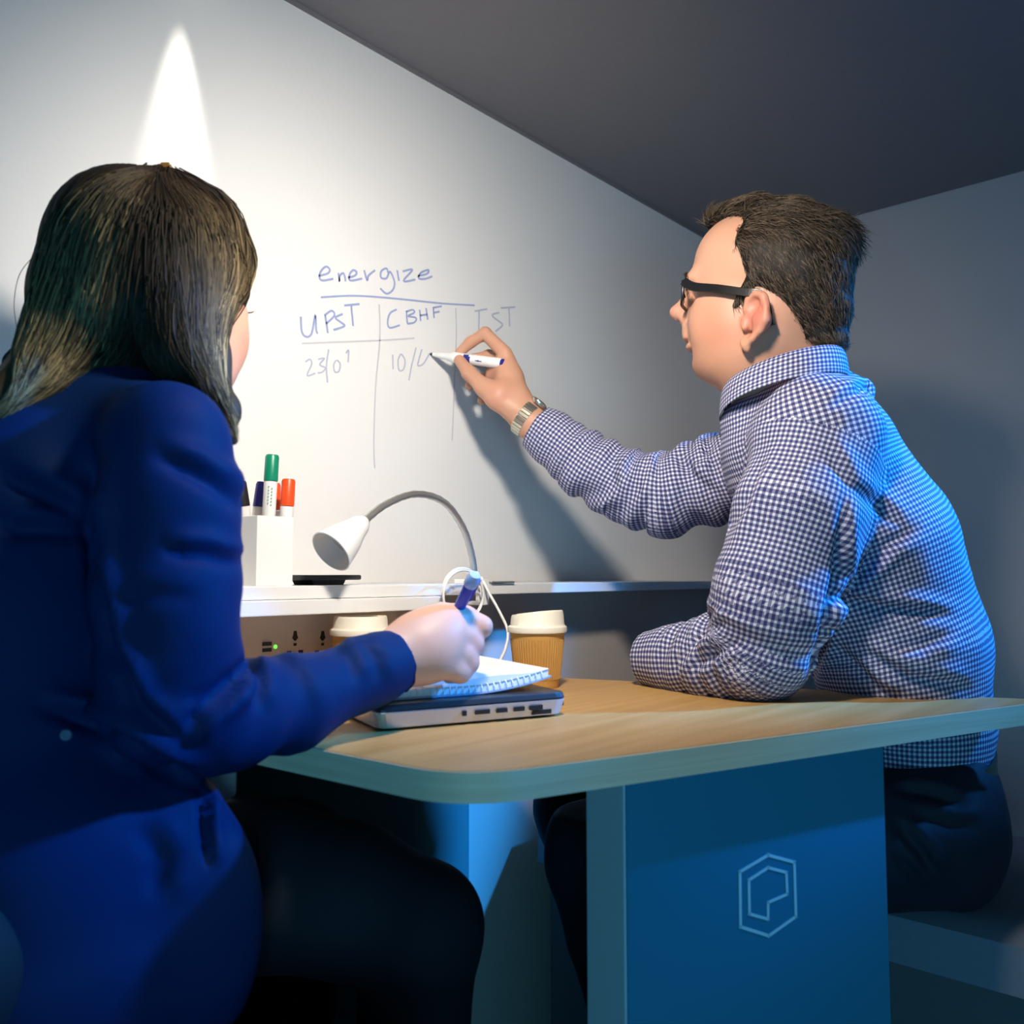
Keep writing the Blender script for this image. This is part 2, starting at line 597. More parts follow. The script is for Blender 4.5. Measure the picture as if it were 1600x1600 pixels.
# support panel: box parallel to the front edge
e_f = nrm(np.append(Pr - Pn, 0))
e_b = np.array([-e_f[1], e_f[0], 0.0])
if e_b[1] < 0:
    e_b = -e_b
c0 = at(975, 1300, 0.80)
c0[2] = 0
# extents found by walking along the edges to the pixels where the panel ends


def walk(c, d, px):
    lo, hi = 0.0, 1.0
    s0 = proj(c + [0, 0, .55])[0]
    for _ in range(50):
        mid = (lo + hi) / 2
        x = proj(c + d * mid + [0, 0, .55])[0]
        if (x - px) * (s0 - px) > 0:
            lo = mid
        else:
            hi = mid
    return lo


W_ = walk(c0, e_f, 1384)
T_ = walk(c0, e_b, 916)
cc = c0 + e_f * W_ / 2 + e_b * T_ / 2
zc = (TABLE - TT - 0.0005) / 2
sp = obj('support_panel', obox([cc[0], cc[1], zc], e_f, e_b, UPV, W_ / 2, T_ / 2, zc), M['panel'], tb, bevel=0.002)

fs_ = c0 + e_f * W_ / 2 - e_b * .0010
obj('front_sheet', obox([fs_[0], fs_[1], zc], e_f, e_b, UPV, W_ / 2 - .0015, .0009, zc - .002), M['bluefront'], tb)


def on_panel(px, py):
    return on_plane(px, py, c0 - e_b * 0.0022, e_b)


def outline(pts, w, close=True):
    P = [on_panel(*p) for p in pts]
    m_ = len(P)
    geos = []
    for i in range(m_ if close else m_ - 1):
        a, b = P[i], P[(i + 1) % m_]
        d = nrm(b - a)
        s = np.cross(d, e_b)
        geos.append(obox((a + b) / 2, d, s, e_b, np.linalg.norm(b - a) / 2 + w / 2, w / 2, .0005))
    return join(*geos)


obj('logo', join(outline([(1156, 1362), (1200, 1336), (1241, 1347), (1243.5, 1432), (1201, 1462), (1157, 1448)], .0030),
                 outline([(1170, 1375), (1200, 1355.5), (1228.5, 1363), (1230, 1397), (1200, 1410), (1200, 1436), (1171, 1428)], .0028)), M['logo'], tb)

# ------------------------------------------------------------------ benches
def bench(name, label, x0, x1, y0, y1, zt):
    t = thing(name, label, 'bench', ((x0 + x1) / 2, (y0 + y1) / 2, 0), 'booth benches')
    obj('bench_base', box(x0 + .03, x1 - .03, y0 + .03, y1 - .01, 0, zt - 0.075), M['benchbase'], t, bevel=.004)
    # soft cushion: subdivided, domed box
    nx, ny = 24, 24
    V, F = [], []
    for side in (1, 0):
        for i in range(nx + 1):
            for j in range(ny + 1):
                u, v = i / nx * 2 - 1, j / ny * 2 - 1
                e = 1 - max(abs(u), abs(v)) ** 8
                x = (x0 + x1) / 2 + u * (x1 - x0) / 2 * (1 - .012 * (1 - e))
                y = (y0 + y1) / 2 + v * (y1 - y0) / 2 * (1 - .012 * (1 - e))
                z = zt - 0.018 + 0.018 * e if side else zt - .0745
                V.append((x, y, z))
    m_ = (nx + 1) * (ny + 1)
    for i in range(nx):
        for j in range(ny):
            a = i * (ny + 1) + j
            F.append((a, a + ny + 1, a + ny + 2, a + 1))
            F.append((m_ + a, m_ + a + 1, m_ + a + ny + 2, m_ + a + ny + 1))
    ring = [i * (ny + 1) for i in range(nx + 1)] + [nx * (ny + 1) + j for j in range(1, ny + 1)] + \
           [i * (ny + 1) + ny for i in range(nx - 1, -1, -1)] + [j for j in range(ny - 1, 0, -1)]
    for k in range(len(ring)):
        a, b = ring[k], ring[(k + 1) % len(ring)]
        F.append((a, m_ + a, m_ + b, b))
    obj('seat_cushion', (np.array(V), F), M['bench'], t, smooth=True, auto=50)
    return t


BENCHZ = 0.462
bench('bench', 'blue-lit fabric bench the man sits on', 1.16, 1.63, 0.12, 0.98, BENCHZ)
bench('bench', 'dark fabric bench the woman sits on', -0.30, 0.40, 0.36, 0.98, 0.50)
# ------------------------------------------------------------------ pen holder and its markers
def hollow_box(x0, x1, y0, y1, z0, z1, w, cham=0.0):
    o = [(x0, y0), (x1, y0), (x1, y1), (x0, y1)]
    i = [(x0 + w, y0 + w), (x1 - w, y0 + w), (x1 - w, y1 - w), (x0 + w, y1 - w)]
    V = [(*p, z0) for p in o] + [(*p, z1) for p in o] + [(*p, z1) for p in i] + [(*p, z0 + w) for p in i]
    F = [(3, 2, 1, 0)]
    for k in range(4):
        j = (k + 1) % 4
        F += [(k, j, 4 + j, 4 + k), (4 + k, 4 + j, 8 + j, 8 + k), (8 + k, 8 + j, 12 + j, 12 + k)]
    F.append((12, 13, 14, 15))
    return np.array(V, float), F


hx0 = on_y(401, 860, 0.958)[0]
hx1 = on_y(458, 860, 0.958)[0]
HZ = on_y(401, 805, 0.958)[2]
ho = obj('pen_holder', hollow_box(hx0, hx1, 0.958, 1.035, SHTOP, HZ, 0.0022), M['white'], bevel=0.0008)
tag(ho, 'white rectangular pen holder full of markers on the shelf', 'pen holder')


def marker(label, tip, base, mcap, cap_len=0.046, r=0.0088, scuff=False):
    """capped board marker; tip = top end of the cap, base = bottom end"""
    tip, base = np.asarray(tip), np.asarray(base)
    a = nrm(tip - base)
    L = np.linalg.norm(tip - base)
    t = thing('marker', label, 'marker', base, 'markers in the pen holder')
    obj('barrel', lathe(base, a, [(r * .8, 0), (r * .97, .002), (r * .97, L - cap_len - .001)], 20), M['white'], t, True, auto=40)
    obj('cap', lathe(base, a, [(r, L - cap_len), (r * 1.02, L - cap_len + .002), (r, L - .003), (r * .86, L), (r * .55, L), (r * .5, L - .002)], 20), M[mcap], t, True, auto=40)
    if scuff:
        # printed lettering along the barrel, too worn to read
        s, u, _ = frame_of(a)
        view = nrm(CAMP - tip)
        view = nrm(view - a * (view @ a))
        side = np.cross(a, view)
        geos = []
        for k in range(6):
            h0 = L - cap_len - .010 - k * .0042
            for d0, d1, hh in ((-.35, .3, 0), (-.35, -.15, .0016), (.1, .3, -.0014)):
                q = []
                for dd in (d0, d1):
                    for h in (h0 + hh - .0006, h0 + hh + .0006):
                        th = dd
                        q.append(base + a * h + (view * math.cos(th) + side * math.sin(th)) * (r * .97 + .0002))
                geos.append((np.array(q), [(0, 2, 3, 1)]))
        obj('print', join(*geos), M['green'], t)
    return t


def in_holder(px0, py0, px1, py1, y, zb):
    """axis through two pixels at depth y, carried down into the holder"""
    a, b = on_y(px0, py0, y), on_y(px1, py1, y)
    d = nrm(b - a)
    return a, a + d * (a[2] - zb) / (-d[2])


ZB = SHTOP + 0.004
t_, b_ = in_holder(425.5, 711, 420, 803, 0.980, ZB)
marker('green-capped marker standing tallest in the pen holder', t_, b_, 'green', 0.034, scuff=True)
t_, b_ = in_holder(451, 749, 448, 800, 0.972, ZB)
marker('orange-red-capped marker at the right of the pen holder', t_, b_, 'red', 0.035)
t_, b_ = in_holder(374, 752, 381, 800, 1.020, ZB)
b_[0] = max(b_[0], hx0 + 0.013)
marker('black-capped marker leaning at the left of the pen holder', t_, b_, 'black', 0.033)
t_, b_ = in_holder(411, 754, 404.5, 800, 1.022, ZB)
b_[0] = max(b_[0], hx0 + 0.014)
marker('navy-capped marker half hidden behind the green one', t_, b_, 'navyplastic', 0.033)
t_, b_ = in_holder(428, 755, 428, 800, 1.020, ZB)
marker('second orange-red marker mostly hidden behind the green one', t_, b_, 'red', 0.036)

# ------------------------------------------------------------------ flat black device on its small base
p0, p1 = on_y(455, 904, 0.965), on_y(565, 904, 0.965)
ph = thing('charging_stand', 'flat black slab on a small tapered base on the shelf', 'device', ((p0[0] + p1[0]) / 2, 0.99, SHTOP))
zs = SHTOP + 0.0068
obj('slab', box(p0[0], p1[0], 0.965, 1.03, zs, zs + 0.0068), M['darkgrey'], ph, bevel=0.002)
q0, q1 = on_y(487, 908, 0.975)[0], on_y(540, 908, 0.975)[0]
V, F = box(q0, q1, 0.975, 1.02, SHTOP, zs)
V[:4, 0] += [.004, -.004, -.004, .004]
obj('base', (V, F), M['black'], ph)

# ------------------------------------------------------------------ gooseneck lamp
LY = 0.935
neck = spline([on_y(741, 903, LY), on_y(738, 872, LY), on_y(724, 826, LY), on_y(694, 785, LY - .005), on_y(650, 772, LY - .012),
               on_y(603, 788, LY - .02), on_y(566, 817, LY - .03)], 10)
lb = on_y(741, 903, LY)
lamp = thing('gooseneck_lamp', 'white clip-on lamp with steel gooseneck bending over the shelf', 'lamp', (lb[0], LY, SHTOP))
# ribbed neck
rr = 0.0052 + 0.0003 * np.sin(np.arange(len(neck)) * 2.2)
obj('gooseneck', tube(neck, rr, 14), M['steel'], lamp, True)
end = neck[-1]
rim = at(517, 862, 1.105)
ax = nrm(rim - end)
Ls = np.linalg.norm(rim - end)
s0 = end - ax * 0.006
shade = obj('lamp_shade', lathe(s0, ax, [(0.004, 0), (0.0085, .001), (0.0135, .010), (0.017, .024), (0.023, .040), (0.0285, Ls), (0.0300, Ls + .006),
                                         (0.0285, Ls + .0065), (0.0262, Ls + .002), (0.016, Ls - .022), (0.0145, Ls - .024)], 36, cap0=True, cap1=True), M['white'], lamp, True, auto=50)
OFF[shade.name] = OFF[lamp.name]
obj('inner_cone', lathe(s0, ax, [(0.0278, Ls + .0062), (0.0255, Ls + .0005), (0.0165, Ls - .018)], 36, cap0=False, cap1=False), M['lampin'], shade, True)
obj('bulb_lens', lathe(s0, ax, [(0.0165, Ls - .020), (0.016, Ls - .016), (0.006, Ls - .0145)], 28), M['bulb'], shade, True, auto=40)
sock = np.array([lb[0], LY, SHTOP])
obj('clip', join(box(sock[0] - .014, sock[0] + .014, SHF - .010, LY + .03, SHTOP, SHTOP + .007),
                 box(sock[0] - .011, sock[0] + .011, SHF - .016, SHF - .008, SHTOP - .032, SHTOP + .007),
                 box(sock[0] - .011, sock[0] + .011, SHF - .010, SHF + .035, SHTOP - .032, SHTOP - .026)), M['white'], lamp, bevel=.0015)
obj('collar', lathe(neck[0] - [0, 0, .004], UPV, [(.0095, 0), (.0095, .008), (.0065, .014)], 20), M['white'], lamp, True, auto=40)
# coiled cable and the lead running down to its plug
coil = []
for k in range(64):
    th = k / 64 * 2 * math.pi * 2.7 + 0.4
    g = 1 + 0.07 * math.sin(k * .31)
    coil.append(on_y(722 + 31 * g * math.cos(th), 930 - 40 * g * math.sin(th), SHF - 0.024 - k * .00035))
obj('cable_coil', tube(coil, 0.0016, 6), M['white'], lamp, True)
lead = spline([on_y(752, 902, SHF - .01), on_y(765, 928, SHF - .03), on_y(780, 955, SHF - .05), on_y(793, 985, SHF - .07), on_y(790, 1012, SHF - .09),
               on_y(778, 1038, SHF - .10), at(768, 1050, 1.19), at(752, 1054, 1.18)], 10)
obj('cable_lead', tube(lead, 0.0021, 8), M['white'], lamp, True)
pe = lead[-1]
d_ = nrm(lead[-1] - lead[-4])
obj('plug', join(lathe(pe - d_ * .004, d_, [(.0035, 0), (.006, .006), (.0075, .016), (.0075, .024), (.006, .026)], 16),
                 lathe(pe + d_ * .022, d_, [(.0045, 0), (.0045, .010)], 14)), M['white'], lamp, True, auto=40)
sp_ = on_y(772, 906, SHF + .02)
obj('clamp_plate', box(sp_[0] - .03, sp_[0] + .022, SHF - .004, SHF + .04, SHTOP + .0005, SHTOP + .0035), M['steel'], lamp, bevel=.0008)


# ------------------------------------------------------------------ paper cups
def cup(label, px, Z, py_top, tilt_mouth):
    b = at(px, 1000, Z)
    top = at(px, py_top, Z)[2]
    b[2] = TABLE
    H = top - TABLE
    t = thing('paper_cup', label, 'cup', b, 'takeaway coffee cups on the table')
    hb = H * 0.775
    body = lathe(b, UPV, [(.0275, 0), (.0280, .002), (.0285, .004), (.0368, hb), (.0385, hb + .001)], 44, cap1=True)
    sl = obj('cup_body', body, M['kraft'], t, True, auto=40)
    geos = []
    # fine vertical ribs of the ripple sleeve
    for k in range(60):
        th = 2 * math.pi * k / 60
        u = np.array([math.cos(th), math.sin(th), 0])
        v = np.array([-math.sin(th), math.cos(th), 0])
        z0, z1 = .012, hb - .012
        r0, r1 = .0285 + (.0083) * z0 / hb, .0285 + .0083 * z1 / hb
        p = [b + u * r0 - v * .0009 + UPV * z0, b + u * r0 + v * .0009 + UPV * z0, b + u * (r0 + .0009) + UPV * z0,
             b + u * r1 - v * .0011 + UPV * z1, b + u * r1 + v * .0011 + UPV * z1, b + u * (r1 + .0009) + UPV * z1]
        geos.append((np.array(p), [(0, 2, 5, 3), (2, 1, 4, 5), (3, 5, 4), (0, 1, 2)]))
    obj('ripple_sleeve', join(*geos), M['kraft'], t)
    V, F = lathe(b, UPV, [(.0372, hb - .004), (.0395, hb - .003), (.0402, hb), (.0395, hb + .004), (.0372, hb + .0055), (.0362, hb + .007),
                          (.0350, H - .003), (.0340, H), (.0315, H + .0002), (.0300, H - .004), (.004, H - .005)], 44)
    V = V.copy()
    # the lid top dips away from the mouth side
    m_ = V[:, 2] > TABLE + hb + .006
    V[m_, 2] += ((V[m_] - b) @ RGT) / .035 * tilt_mouth * (V[m_, 2] - TABLE - hb) / (H - hb)
    obj('lid', (V, F), M['cuplid'], t, True, auto=45)
    return t


cup('kraft paper cup with cream lid standing alone on the table', 839.5, 1.185, 957.5, .0035)
cup('kraft paper cup with cream lid behind the woman\'s forearm', 563, 1.17, 962.5, 0.0)

# ------------------------------------------------------------------ laptop
A_ = on_z(588, 1146, TABLE)
B_ = on_z(889, 1119, TABLE)
la = nrm(B_ - A_)
lp = np.array([-la[1], la[0], 0])
if lp[1] < 0:
    lp = -lp
LL = np.linalg.norm(B_ - A_)
LD = 0.282
lt = thing('laptop', 'closed silver laptop with dark lid under the notebook', 'laptop', A_)


def lap(u, v, z):
    return A_ + la * u + lp * v + UPV * z


def lap_slab(z0, z1, ins0=0, ins1=0, r=.014):
    out = []
    for ins, z in ((ins0, z0), (ins1, z1)):
        pts = round_poly([(ins, ins), (LL - ins, ins), (LL - ins, LD - ins), (ins, LD - ins)], [r] * 4, 5)
        out += [lap(p[0], p[1], z) for p in pts]
    m_ = len(out) // 2
    F = [tuple(range(m_ - 1, -1, -1)), tuple(range(m_, 2 * m_))] + [(i, (i + 1) % m_, m_ + (i + 1) % m_, m_ + i) for i in range(m_)]
    return np.array(out), F


obj('base_case', lap_slab(.0025, .0185, .004, 0), M['silver'], lt, bevel=.0012)
obj('display_lid', join(lap_slab(.0195, .0255, .0, .002)), M['lid'], lt, bevel=.001)
obj('lid_edge', lap_slab(.0186, .0196, .0015, .0015), M['black'], lt)
for u, w, h in ((.062 + .03, .004, .005), (.112, .016, .0042), (.134, .012, .0042), (.154, .012, .0042), (.174, .015, .0045)):
    obj('port', obox(lap(u, .0005, .0118), la, lp, UPV, w / 2, .0012, h / 2), M['black'], lt)
obj('air_vent', obox(lap(LL - .032, .0030, .0065), la, lp, UPV, .0115, .0012, .0022), M['black'], lt)
obj('power_jack', lathe(lap(LL + .0004, .014, .012), -la, [(.0028, 0), (.0028, .002)], 12), M['black'], lt)
for u, v in ((.02, .02), (LL - .02, .02), (.02, LD - .02), (LL - .02, LD - .02)):
    obj('foot', lathe(lap(u, v, 0), UPV, [(.006, 0), (.006, .003)], 12), M['black'], lt)

# ------------------------------------------------------------------ notebook on the laptop
LT = .0255
nb = thing('notebook', 'spiral notebook with curled white pages lying on the laptop', 'notebook', lap(.11, .1, LT))


def nb_pt(u, v, z):
    """u along the near edge, v away; the right end curls up"""
    c = max(0.0, u - .10) / .10
    return lap(.006 + u, .022 + v, LT + .0006 + z + .013 * c ** 1.9 + .004 * max(0, .02 - u) / .02)


def nb_sheet(z0, z1, u0, u1, v0, v1, bulge=0.0, nu=22, nv=6):
    V, F = [], []
    for top in (0, 1):
        for i in range(nu + 1):
            for j in range(nv + 1):
                u, v = u0 + (u1 - u0) * i / nu, v0 + (v1 - v0) * j / nv
                z = z0 if not top else z1 + bulge * math.sin(math.pi * i / nu) ** 2 * math.sin(math.pi * min(1, j / nv + .2))
                V.append(nb_pt(u, v, z))
    m_ = (nu + 1) * (nv + 1)
    for i in range(nu):
        for j in range(nv):
            a = i * (nv + 1) + j
            F += [(m_ + a, m_ + a + nv + 1, m_ + a + nv + 2, m_ + a + 1), (a, a + 1, a + nv + 2, a + nv + 1)]
    ring = [i * (nv + 1) for i in range(nu + 1)] + [nu * (nv + 1) + j for j in range(1, nv + 1)] + \
           [i * (nv + 1) + nv for i in range(nu - 1, -1, -1)] + [j for j in range(nv - 1, 0, -1)]
    for k in range(len(ring)):
        a, b = ring[k], ring[(k + 1) % len(ring)]
        F.append((a, b, m_ + b, m_ + a))
    return np.array(V), F


obj('back_cover', nb_sheet(0, .0016, 0, .200, 0, .21), M['cover'], nb, True, auto=40)
obj('page_block', nb_sheet(.0017, .0085, .002, .198, .004, .207), M['paper'], nb, True, auto=40)
obj('open_page', nb_sheet(.0090, .0096, .055, .198, .003, .205, bulge=.012), M['paper'], nb, True, auto=60)
geos = []
for k in range(26):
    u = .008 + k * .0072
    pts = []
    for j in range(9):
        th = j / 8 * 2 * math.pi
        pts.append(nb_pt(u, .003 + .0034 * math.cos(th), .0048 + .0048 * math.sin(th)))
    geos.append(tube(pts, .0007, 5, cap=False))
obj('spiral_binding', join(*geos), M['white'], nb, True)
# ------------------------------------------------------------------ smooth implicit surfaces for the figures
class Field:
    """blended union of tapered capsules and ellipsoids, meshed with surface nets"""

    def __init__(self):
        self.ops = []

    def _add(self, fn, lo, hi, k, sub=False):
        self.ops.append((fn, np.asarray(lo), np.asarray(hi), k, sub))

    def cap(self, a, b, ra, rb=None, k=0.015, flat=None, fs=1.0, sub=False):
        a, b = np.asarray(a, float), np.asarray(b, float)
        rb = ra if rb is None else rb
        ab = b - a
        L2 = float(ab @ ab) + 1e-12
        fl = None if flat is None else nrm(flat)

        def fn(P):
            t = np.clip(((P - a) @ ab) / L2, 0, 1)
            d = P - a - t[:, None] * ab
            if fl is not None:
                d = d + ((1 / fs - 1) * (d @ fl))[:, None] * fl
                return (np.sqrt((d * d).sum(1)) - (ra + (rb - ra) * t)) * min(1.0, fs)
            return np.sqrt((d * d).sum(1)) - (ra + (rb - ra) * t)
        r = max(ra, rb) * max(1.0, fs)
        self._add(fn, np.minimum(a, b) - r, np.maximum(a, b) + r, k, sub)

    def chain(self, pts, k=0.015, flat=None, fs=1.0):
        for (p, r), (q, s) in zip(pts[:-1], pts[1:]):
            self.cap(p, q, r, s, k, flat, fs)

    def ell(self, c, rad, axes=None, k=0.015, sub=False):
        c, rad = np.asarray(c, float), np.asarray(rad, float)
        A = np.eye(3) if axes is None else np.asarray(axes, float)

        def fn(P):
            q = (P - c) @ A.T
            k0 = np.sqrt(((q / rad) ** 2).sum(1)) + 1e-9
            k1 = np.sqrt(((q / rad ** 2) ** 2).sum(1)) + 1e-9
            return k0 * (k0 - 1) / k1
        r = rad.max()
        self._add(fn, c - r, c + r, k, sub)

    def eval(self, P, margin):
        d = np.full(len(P), 0.5)
        for fn, lo, hi, k, sub in self.ops:
            mg = margin + k
            m = np.all((P > lo - mg) & (P < hi + mg), axis=1)
            if not m.any():
                continue
            e = fn(P[m])
            x = d[m]
            if sub:
                e = -e
                h = np.maximum(k - np.abs(x - e), 0) / k
                d[m] = np.maximum(x, e) + h * h * k * 0.25
            else:
                h = np.maximum(k - np.abs(x - e), 0) / k
                d[m] = np.minimum(x, e) - h * h * k * 0.25
        return d

    def eval_blocks(self, P, C, half):
        """P (blocks, n, 3) with block centres C; primitives are skipped block by block"""
        nb_, n_ = P.shape[:2]
        d = np.full((nb_, n_), 0.5)
        for fn, lo, hi, k, sub in self.ops:
            mg = half + k
            bi = np.flatnonzero(np.all((C > lo - mg) & (C < hi + mg), axis=1))
            if not len(bi):
                continue
            e = fn(P[bi].reshape(-1, 3)).reshape(-1, n_)
            x = d[bi]
            if sub:
                e = -e
                h = np.maximum(k - np.abs(x - e), 0) / k
                d[bi] = np.maximum(x, e) + h * h * k * 0.25
            else:
                h = np.maximum(k - np.abs(x - e), 0) / k
                d[bi] = np.minimum(x, e) - h * h * k * 0.25
        return d

    def bounds(self):
        lo = np.min([o[1] for o in self.ops if not o[4]], 0)
        hi = np.max([o[2] for o in self.ops if not o[4]], 0)
        return lo, hi

    def mesh(self, h, smooth=1, post=None, lo=None, hi=None):
        l0, h0 = self.bounds()
        lo = l0 if lo is None else lo
        hi = h0 if hi is None else hi
        B = 6
        lo = lo - 3 * h
        n = np.ceil((hi - lo + 6 * h) / (h * B)).astype(int)
        # coarse pass
        gc = np.stack(np.meshgrid(*[np.arange(n[i]) for i in range(3)], indexing='ij'), -1).reshape(-1, 3)
        C = lo + (gc + 0.5) * h * B
        margin = h * B * 1.2
        f = (lambda P, mg: post(P, self.eval(P, mg))) if post else self.eval
        dc = f(C, margin * 3)
        near = np.abs(dc) < h * B * 1.25
        D = np.repeat(np.repeat(np.repeat(np.where(dc < 0, -1.0, 1.0).astype(np.float32).reshape(n), B, 0), B, 1), B, 2)
        D = np.pad(D, ((0, 1),) * 3, constant_values=1.0)
        g = np.stack(np.meshgrid(*[np.arange(B)] * 3, indexing='ij'), -1).reshape(-1, 3)
        bl = gc[near]
        idx = bl[:, None, :] * B + g[None]
        for s in range(0, len(bl), 4000):
            q = idx[s:s + 4000]
            P = lo + q * h
            e = self.eval_blocks(P, C[near][s:s + 4000], h * B * 1.3)
            q = q.reshape(-1, 3)
            e = e.ravel()
            if post:
                e = post(P.reshape(-1, 3), e)
            D[q[:, 0], q[:, 1], q[:, 2]] = e
        V, F = surface_nets(D, lo, h)
        for _ in range(smooth):
            V = laplace(V, F, 0.5)
        return V, F


def surface_nets(D, lo, h):
    S = D < 0
    nx, ny, nz = D.shape
    c = np.zeros((nx - 1, ny - 1, nz - 1), np.uint8)
    offs = [(i, j, k) for i in (0, 1) for j in (0, 1) for k in (0, 1)]
    for i, j, k in offs:
        c += S[i:nx - 1 + i, j:ny - 1 + j, k:nz - 1 + k]
    act = np.flatnonzero((c > 0) & (c < 8))
    I = np.stack(np.unravel_index(act, c.shape), 1)
    val = {o: D[I[:, 0] + o[0], I[:, 1] + o[1], I[:, 2] + o[2]].astype(float) for o in offs}
    acc = np.zeros((len(I), 3))
    cnt = np.zeros(len(I))
    for a in offs:
        for axx in range(3):
            if a[axx]:
                continue
            b = list(a)
            b[axx] = 1
            b = tuple(b)
            va, vb = val[a], val[b]
            m = (va < 0) != (vb < 0)
            t = np.where(m, va / np.where(m, va - vb, 1), 0)
            p = np.tile(np.array(a, float), (len(I), 1))
            p[:, axx] += t
            acc[m] += p[m]
            cnt[m] += 1
    V = lo + (I + acc / np.maximum(cnt, 1)[:, None]) * h
    shp = c.shape
    F = []

    def vid(i, j, k):
        return np.searchsorted(act, (i * shp[1] + j) * shp[2] + k)
    for axx in range(3):
        sl0, sl1 = [slice(1, -1)] * 3, [slice(1, -1)] * 3
        sl0[axx], sl1[axx] = slice(0, -1), slice(1, None)
        s0, s1 = S[tuple(sl0)], S[tuple(sl1)]
        e = np.argwhere(s0 != s1)
        if not len(e):
            continue
        ins = s0[e[:, 0], e[:, 1], e[:, 2]]
        e = e + 1
        e[:, axx] -= 1
        u, v = (axx + 1) % 3, (axx + 2) % 3
        q = []
        for du, dv in ((-1, -1), (0, -1), (0, 0), (-1, 0)):
            x = e.copy()
            x[:, u] += du
            x[:, v] += dv
            q.append(vid(x[:, 0], x[:, 1], x[:, 2]))
        q = np.stack(q, 1)
        q[~ins] = q[~ins][:, ::-1]
        F.append(q)
    return V, np.concatenate(F)


def laplace(V, F, lam):
    s = np.zeros_like(V)
    n = np.zeros(len(V))
    for a in range(4):
        for b in ((a + 1) % 4, (a + 3) % 4):
            for ax_ in range(3):
                s[:, ax_] += np.bincount(F[:, a], V[F[:, b], ax_], len(V))
            n += np.bincount(F[:, a], minlength=len(V))
    return V + lam * (s / np.maximum(n, 1)[:, None] - V)


def normals(V, F):
    fn = np.cross(V[F[:, 2]] - V[F[:, 0]], V[F[:, 3]] - V[F[:, 1]])
    N = np.zeros_like(V)
    for a in range(4):
        for ax_ in range(3):
            N[:, ax_] += np.bincount(F[:, a], fn[:, ax_], len(V))
    return N / (np.linalg.norm(N, axis=1, keepdims=True) + 1e-12)


def hash3(i, j, k):
    n = (i * 374761393 + j * 668265263 + k * 1274126177) & 0x7fffffff
    n = ((n ^ (n >> 13)) * 1274126177) & 0x7fffffff
    return ((n ^ (n >> 16)) & 0xffff) / 65535.0


def noise3(P):
    """value noise in -1..1"""
    P = np.asarray(P, float)
    i = np.floor(P).astype(np.int64)
    f = P - i
    f = f * f * (3 - 2 * f)
    r = 0
    for a in (0, 1):
        for b in (0, 1):
            for c in (0, 1):
                w = (f[:, 0] if a else 1 - f[:, 0]) * (f[:, 1] if b else 1 - f[:, 1]) * (f[:, 2] if c else 1 - f[:, 2])
                r = r + w * hash3(i[:, 0] + a, i[:, 1] + b, i[:, 2] + c)
    return r * 2 - 1


def seg_dist2(Q, a, b):
    a, b = np.asarray(a, float), np.asarray(b, float)
    ab = b - a
    t = np.clip(((Q - a) @ ab) / (ab @ ab + 1e-9), 0, 1)
    d = Q - a - t[:, None] * ab
    return np.sqrt((d * d).sum(1)), t


def creases(V, N, lst, toward=True):
    """fold lines: (pixel points, width px, depth m); a groove with a raised lip above it"""
    Q = proj(V)
    face = ((CAMP - V) * N).sum(1) > 0
    disp = np.zeros(len(V))
    for pts, w, dep in lst:
        best = np.full(len(V), 1e9)
        sd = np.zeros(len(V))
        tt = np.zeros(len(V))
        n_ = len(pts) - 1
        for i in range(n_):
            a, b = np.array(pts[i], float), np.array(pts[i + 1], float)
            d, t = seg_dist2(Q, a, b)
            ab = b - a
            cr = ab[0] * (Q[:, 1] - a[1]) - ab[1] * (Q[:, 0] - a[0])
            m = d < best
            best[m] = d[m]
            sd[m] = np.sign(cr[m]) * d[m]
            tt[m] = (i + t[m]) / n_
        fade = np.clip(4 * tt, 0, 1) * np.clip(4 * (1 - tt), 0, 1)
        g = -np.exp(-(sd / w) ** 2) + 0.75 * np.exp(-((sd + 1.9 * w) / (1.3 * w)) ** 2)
        g[best > 5 * w] = 0
        disp += np.where(face, g * dep * fade, 0)
    return V + N * disp[:, None]


def fast_obj(name, V, F, mat_, parent, col=None, uv=None, smooth=True, kind=None):
    """large mesh from numpy arrays (quads or triangles), optional vertex colour and per-corner uv"""
    off = OFF[parent.name] if parent is not None else np.zeros(3)
    F = np.asarray(F)
    me = bpy.data.meshes.new(name)
    me.vertices.add(len(V))
    me.vertices.foreach_set('co', (np.asarray(V) - off).astype(np.float32).ravel())
    k = F.shape[1]
    me.loops.add(F.size)
    me.loops.foreach_set('vertex_index', F.astype(np.int32).ravel())
    me.polygons.add(len(F))
    me.polygons.foreach_set('loop_start', np.arange(0, F.size, k, dtype=np.int32))
    me.polygons.foreach_set('loop_total', np.full(len(F), k, np.int32))
    me.update(calc_edges=True)
    me.validate()
    me.polygons.foreach_set('use_smooth', np.full(len(me.polygons), smooth))
    if col is not None:
        a = me.color_attributes.new('Col', 'FLOAT_COLOR', 'POINT')
        c4 = np.ones((len(V), 4), np.float32)
        c4[:, :3] = col
        a.data.foreach_set('color', c4.ravel())
    if uv is not None and len(uv) == len(me.loops):
        l = me.uv_layers.new(name='UVMap')
        l.data.foreach_set('uv', uv.astype(np.float32).ravel())
    me.materials.append(mat_)
    o = bpy.data.objects.new(name, me)
    COL.objects.link(o)
    if parent is not None:
        o.parent = parent
    OFF[o.name] = off
    if kind:
        o['kind'] = kind
    return o


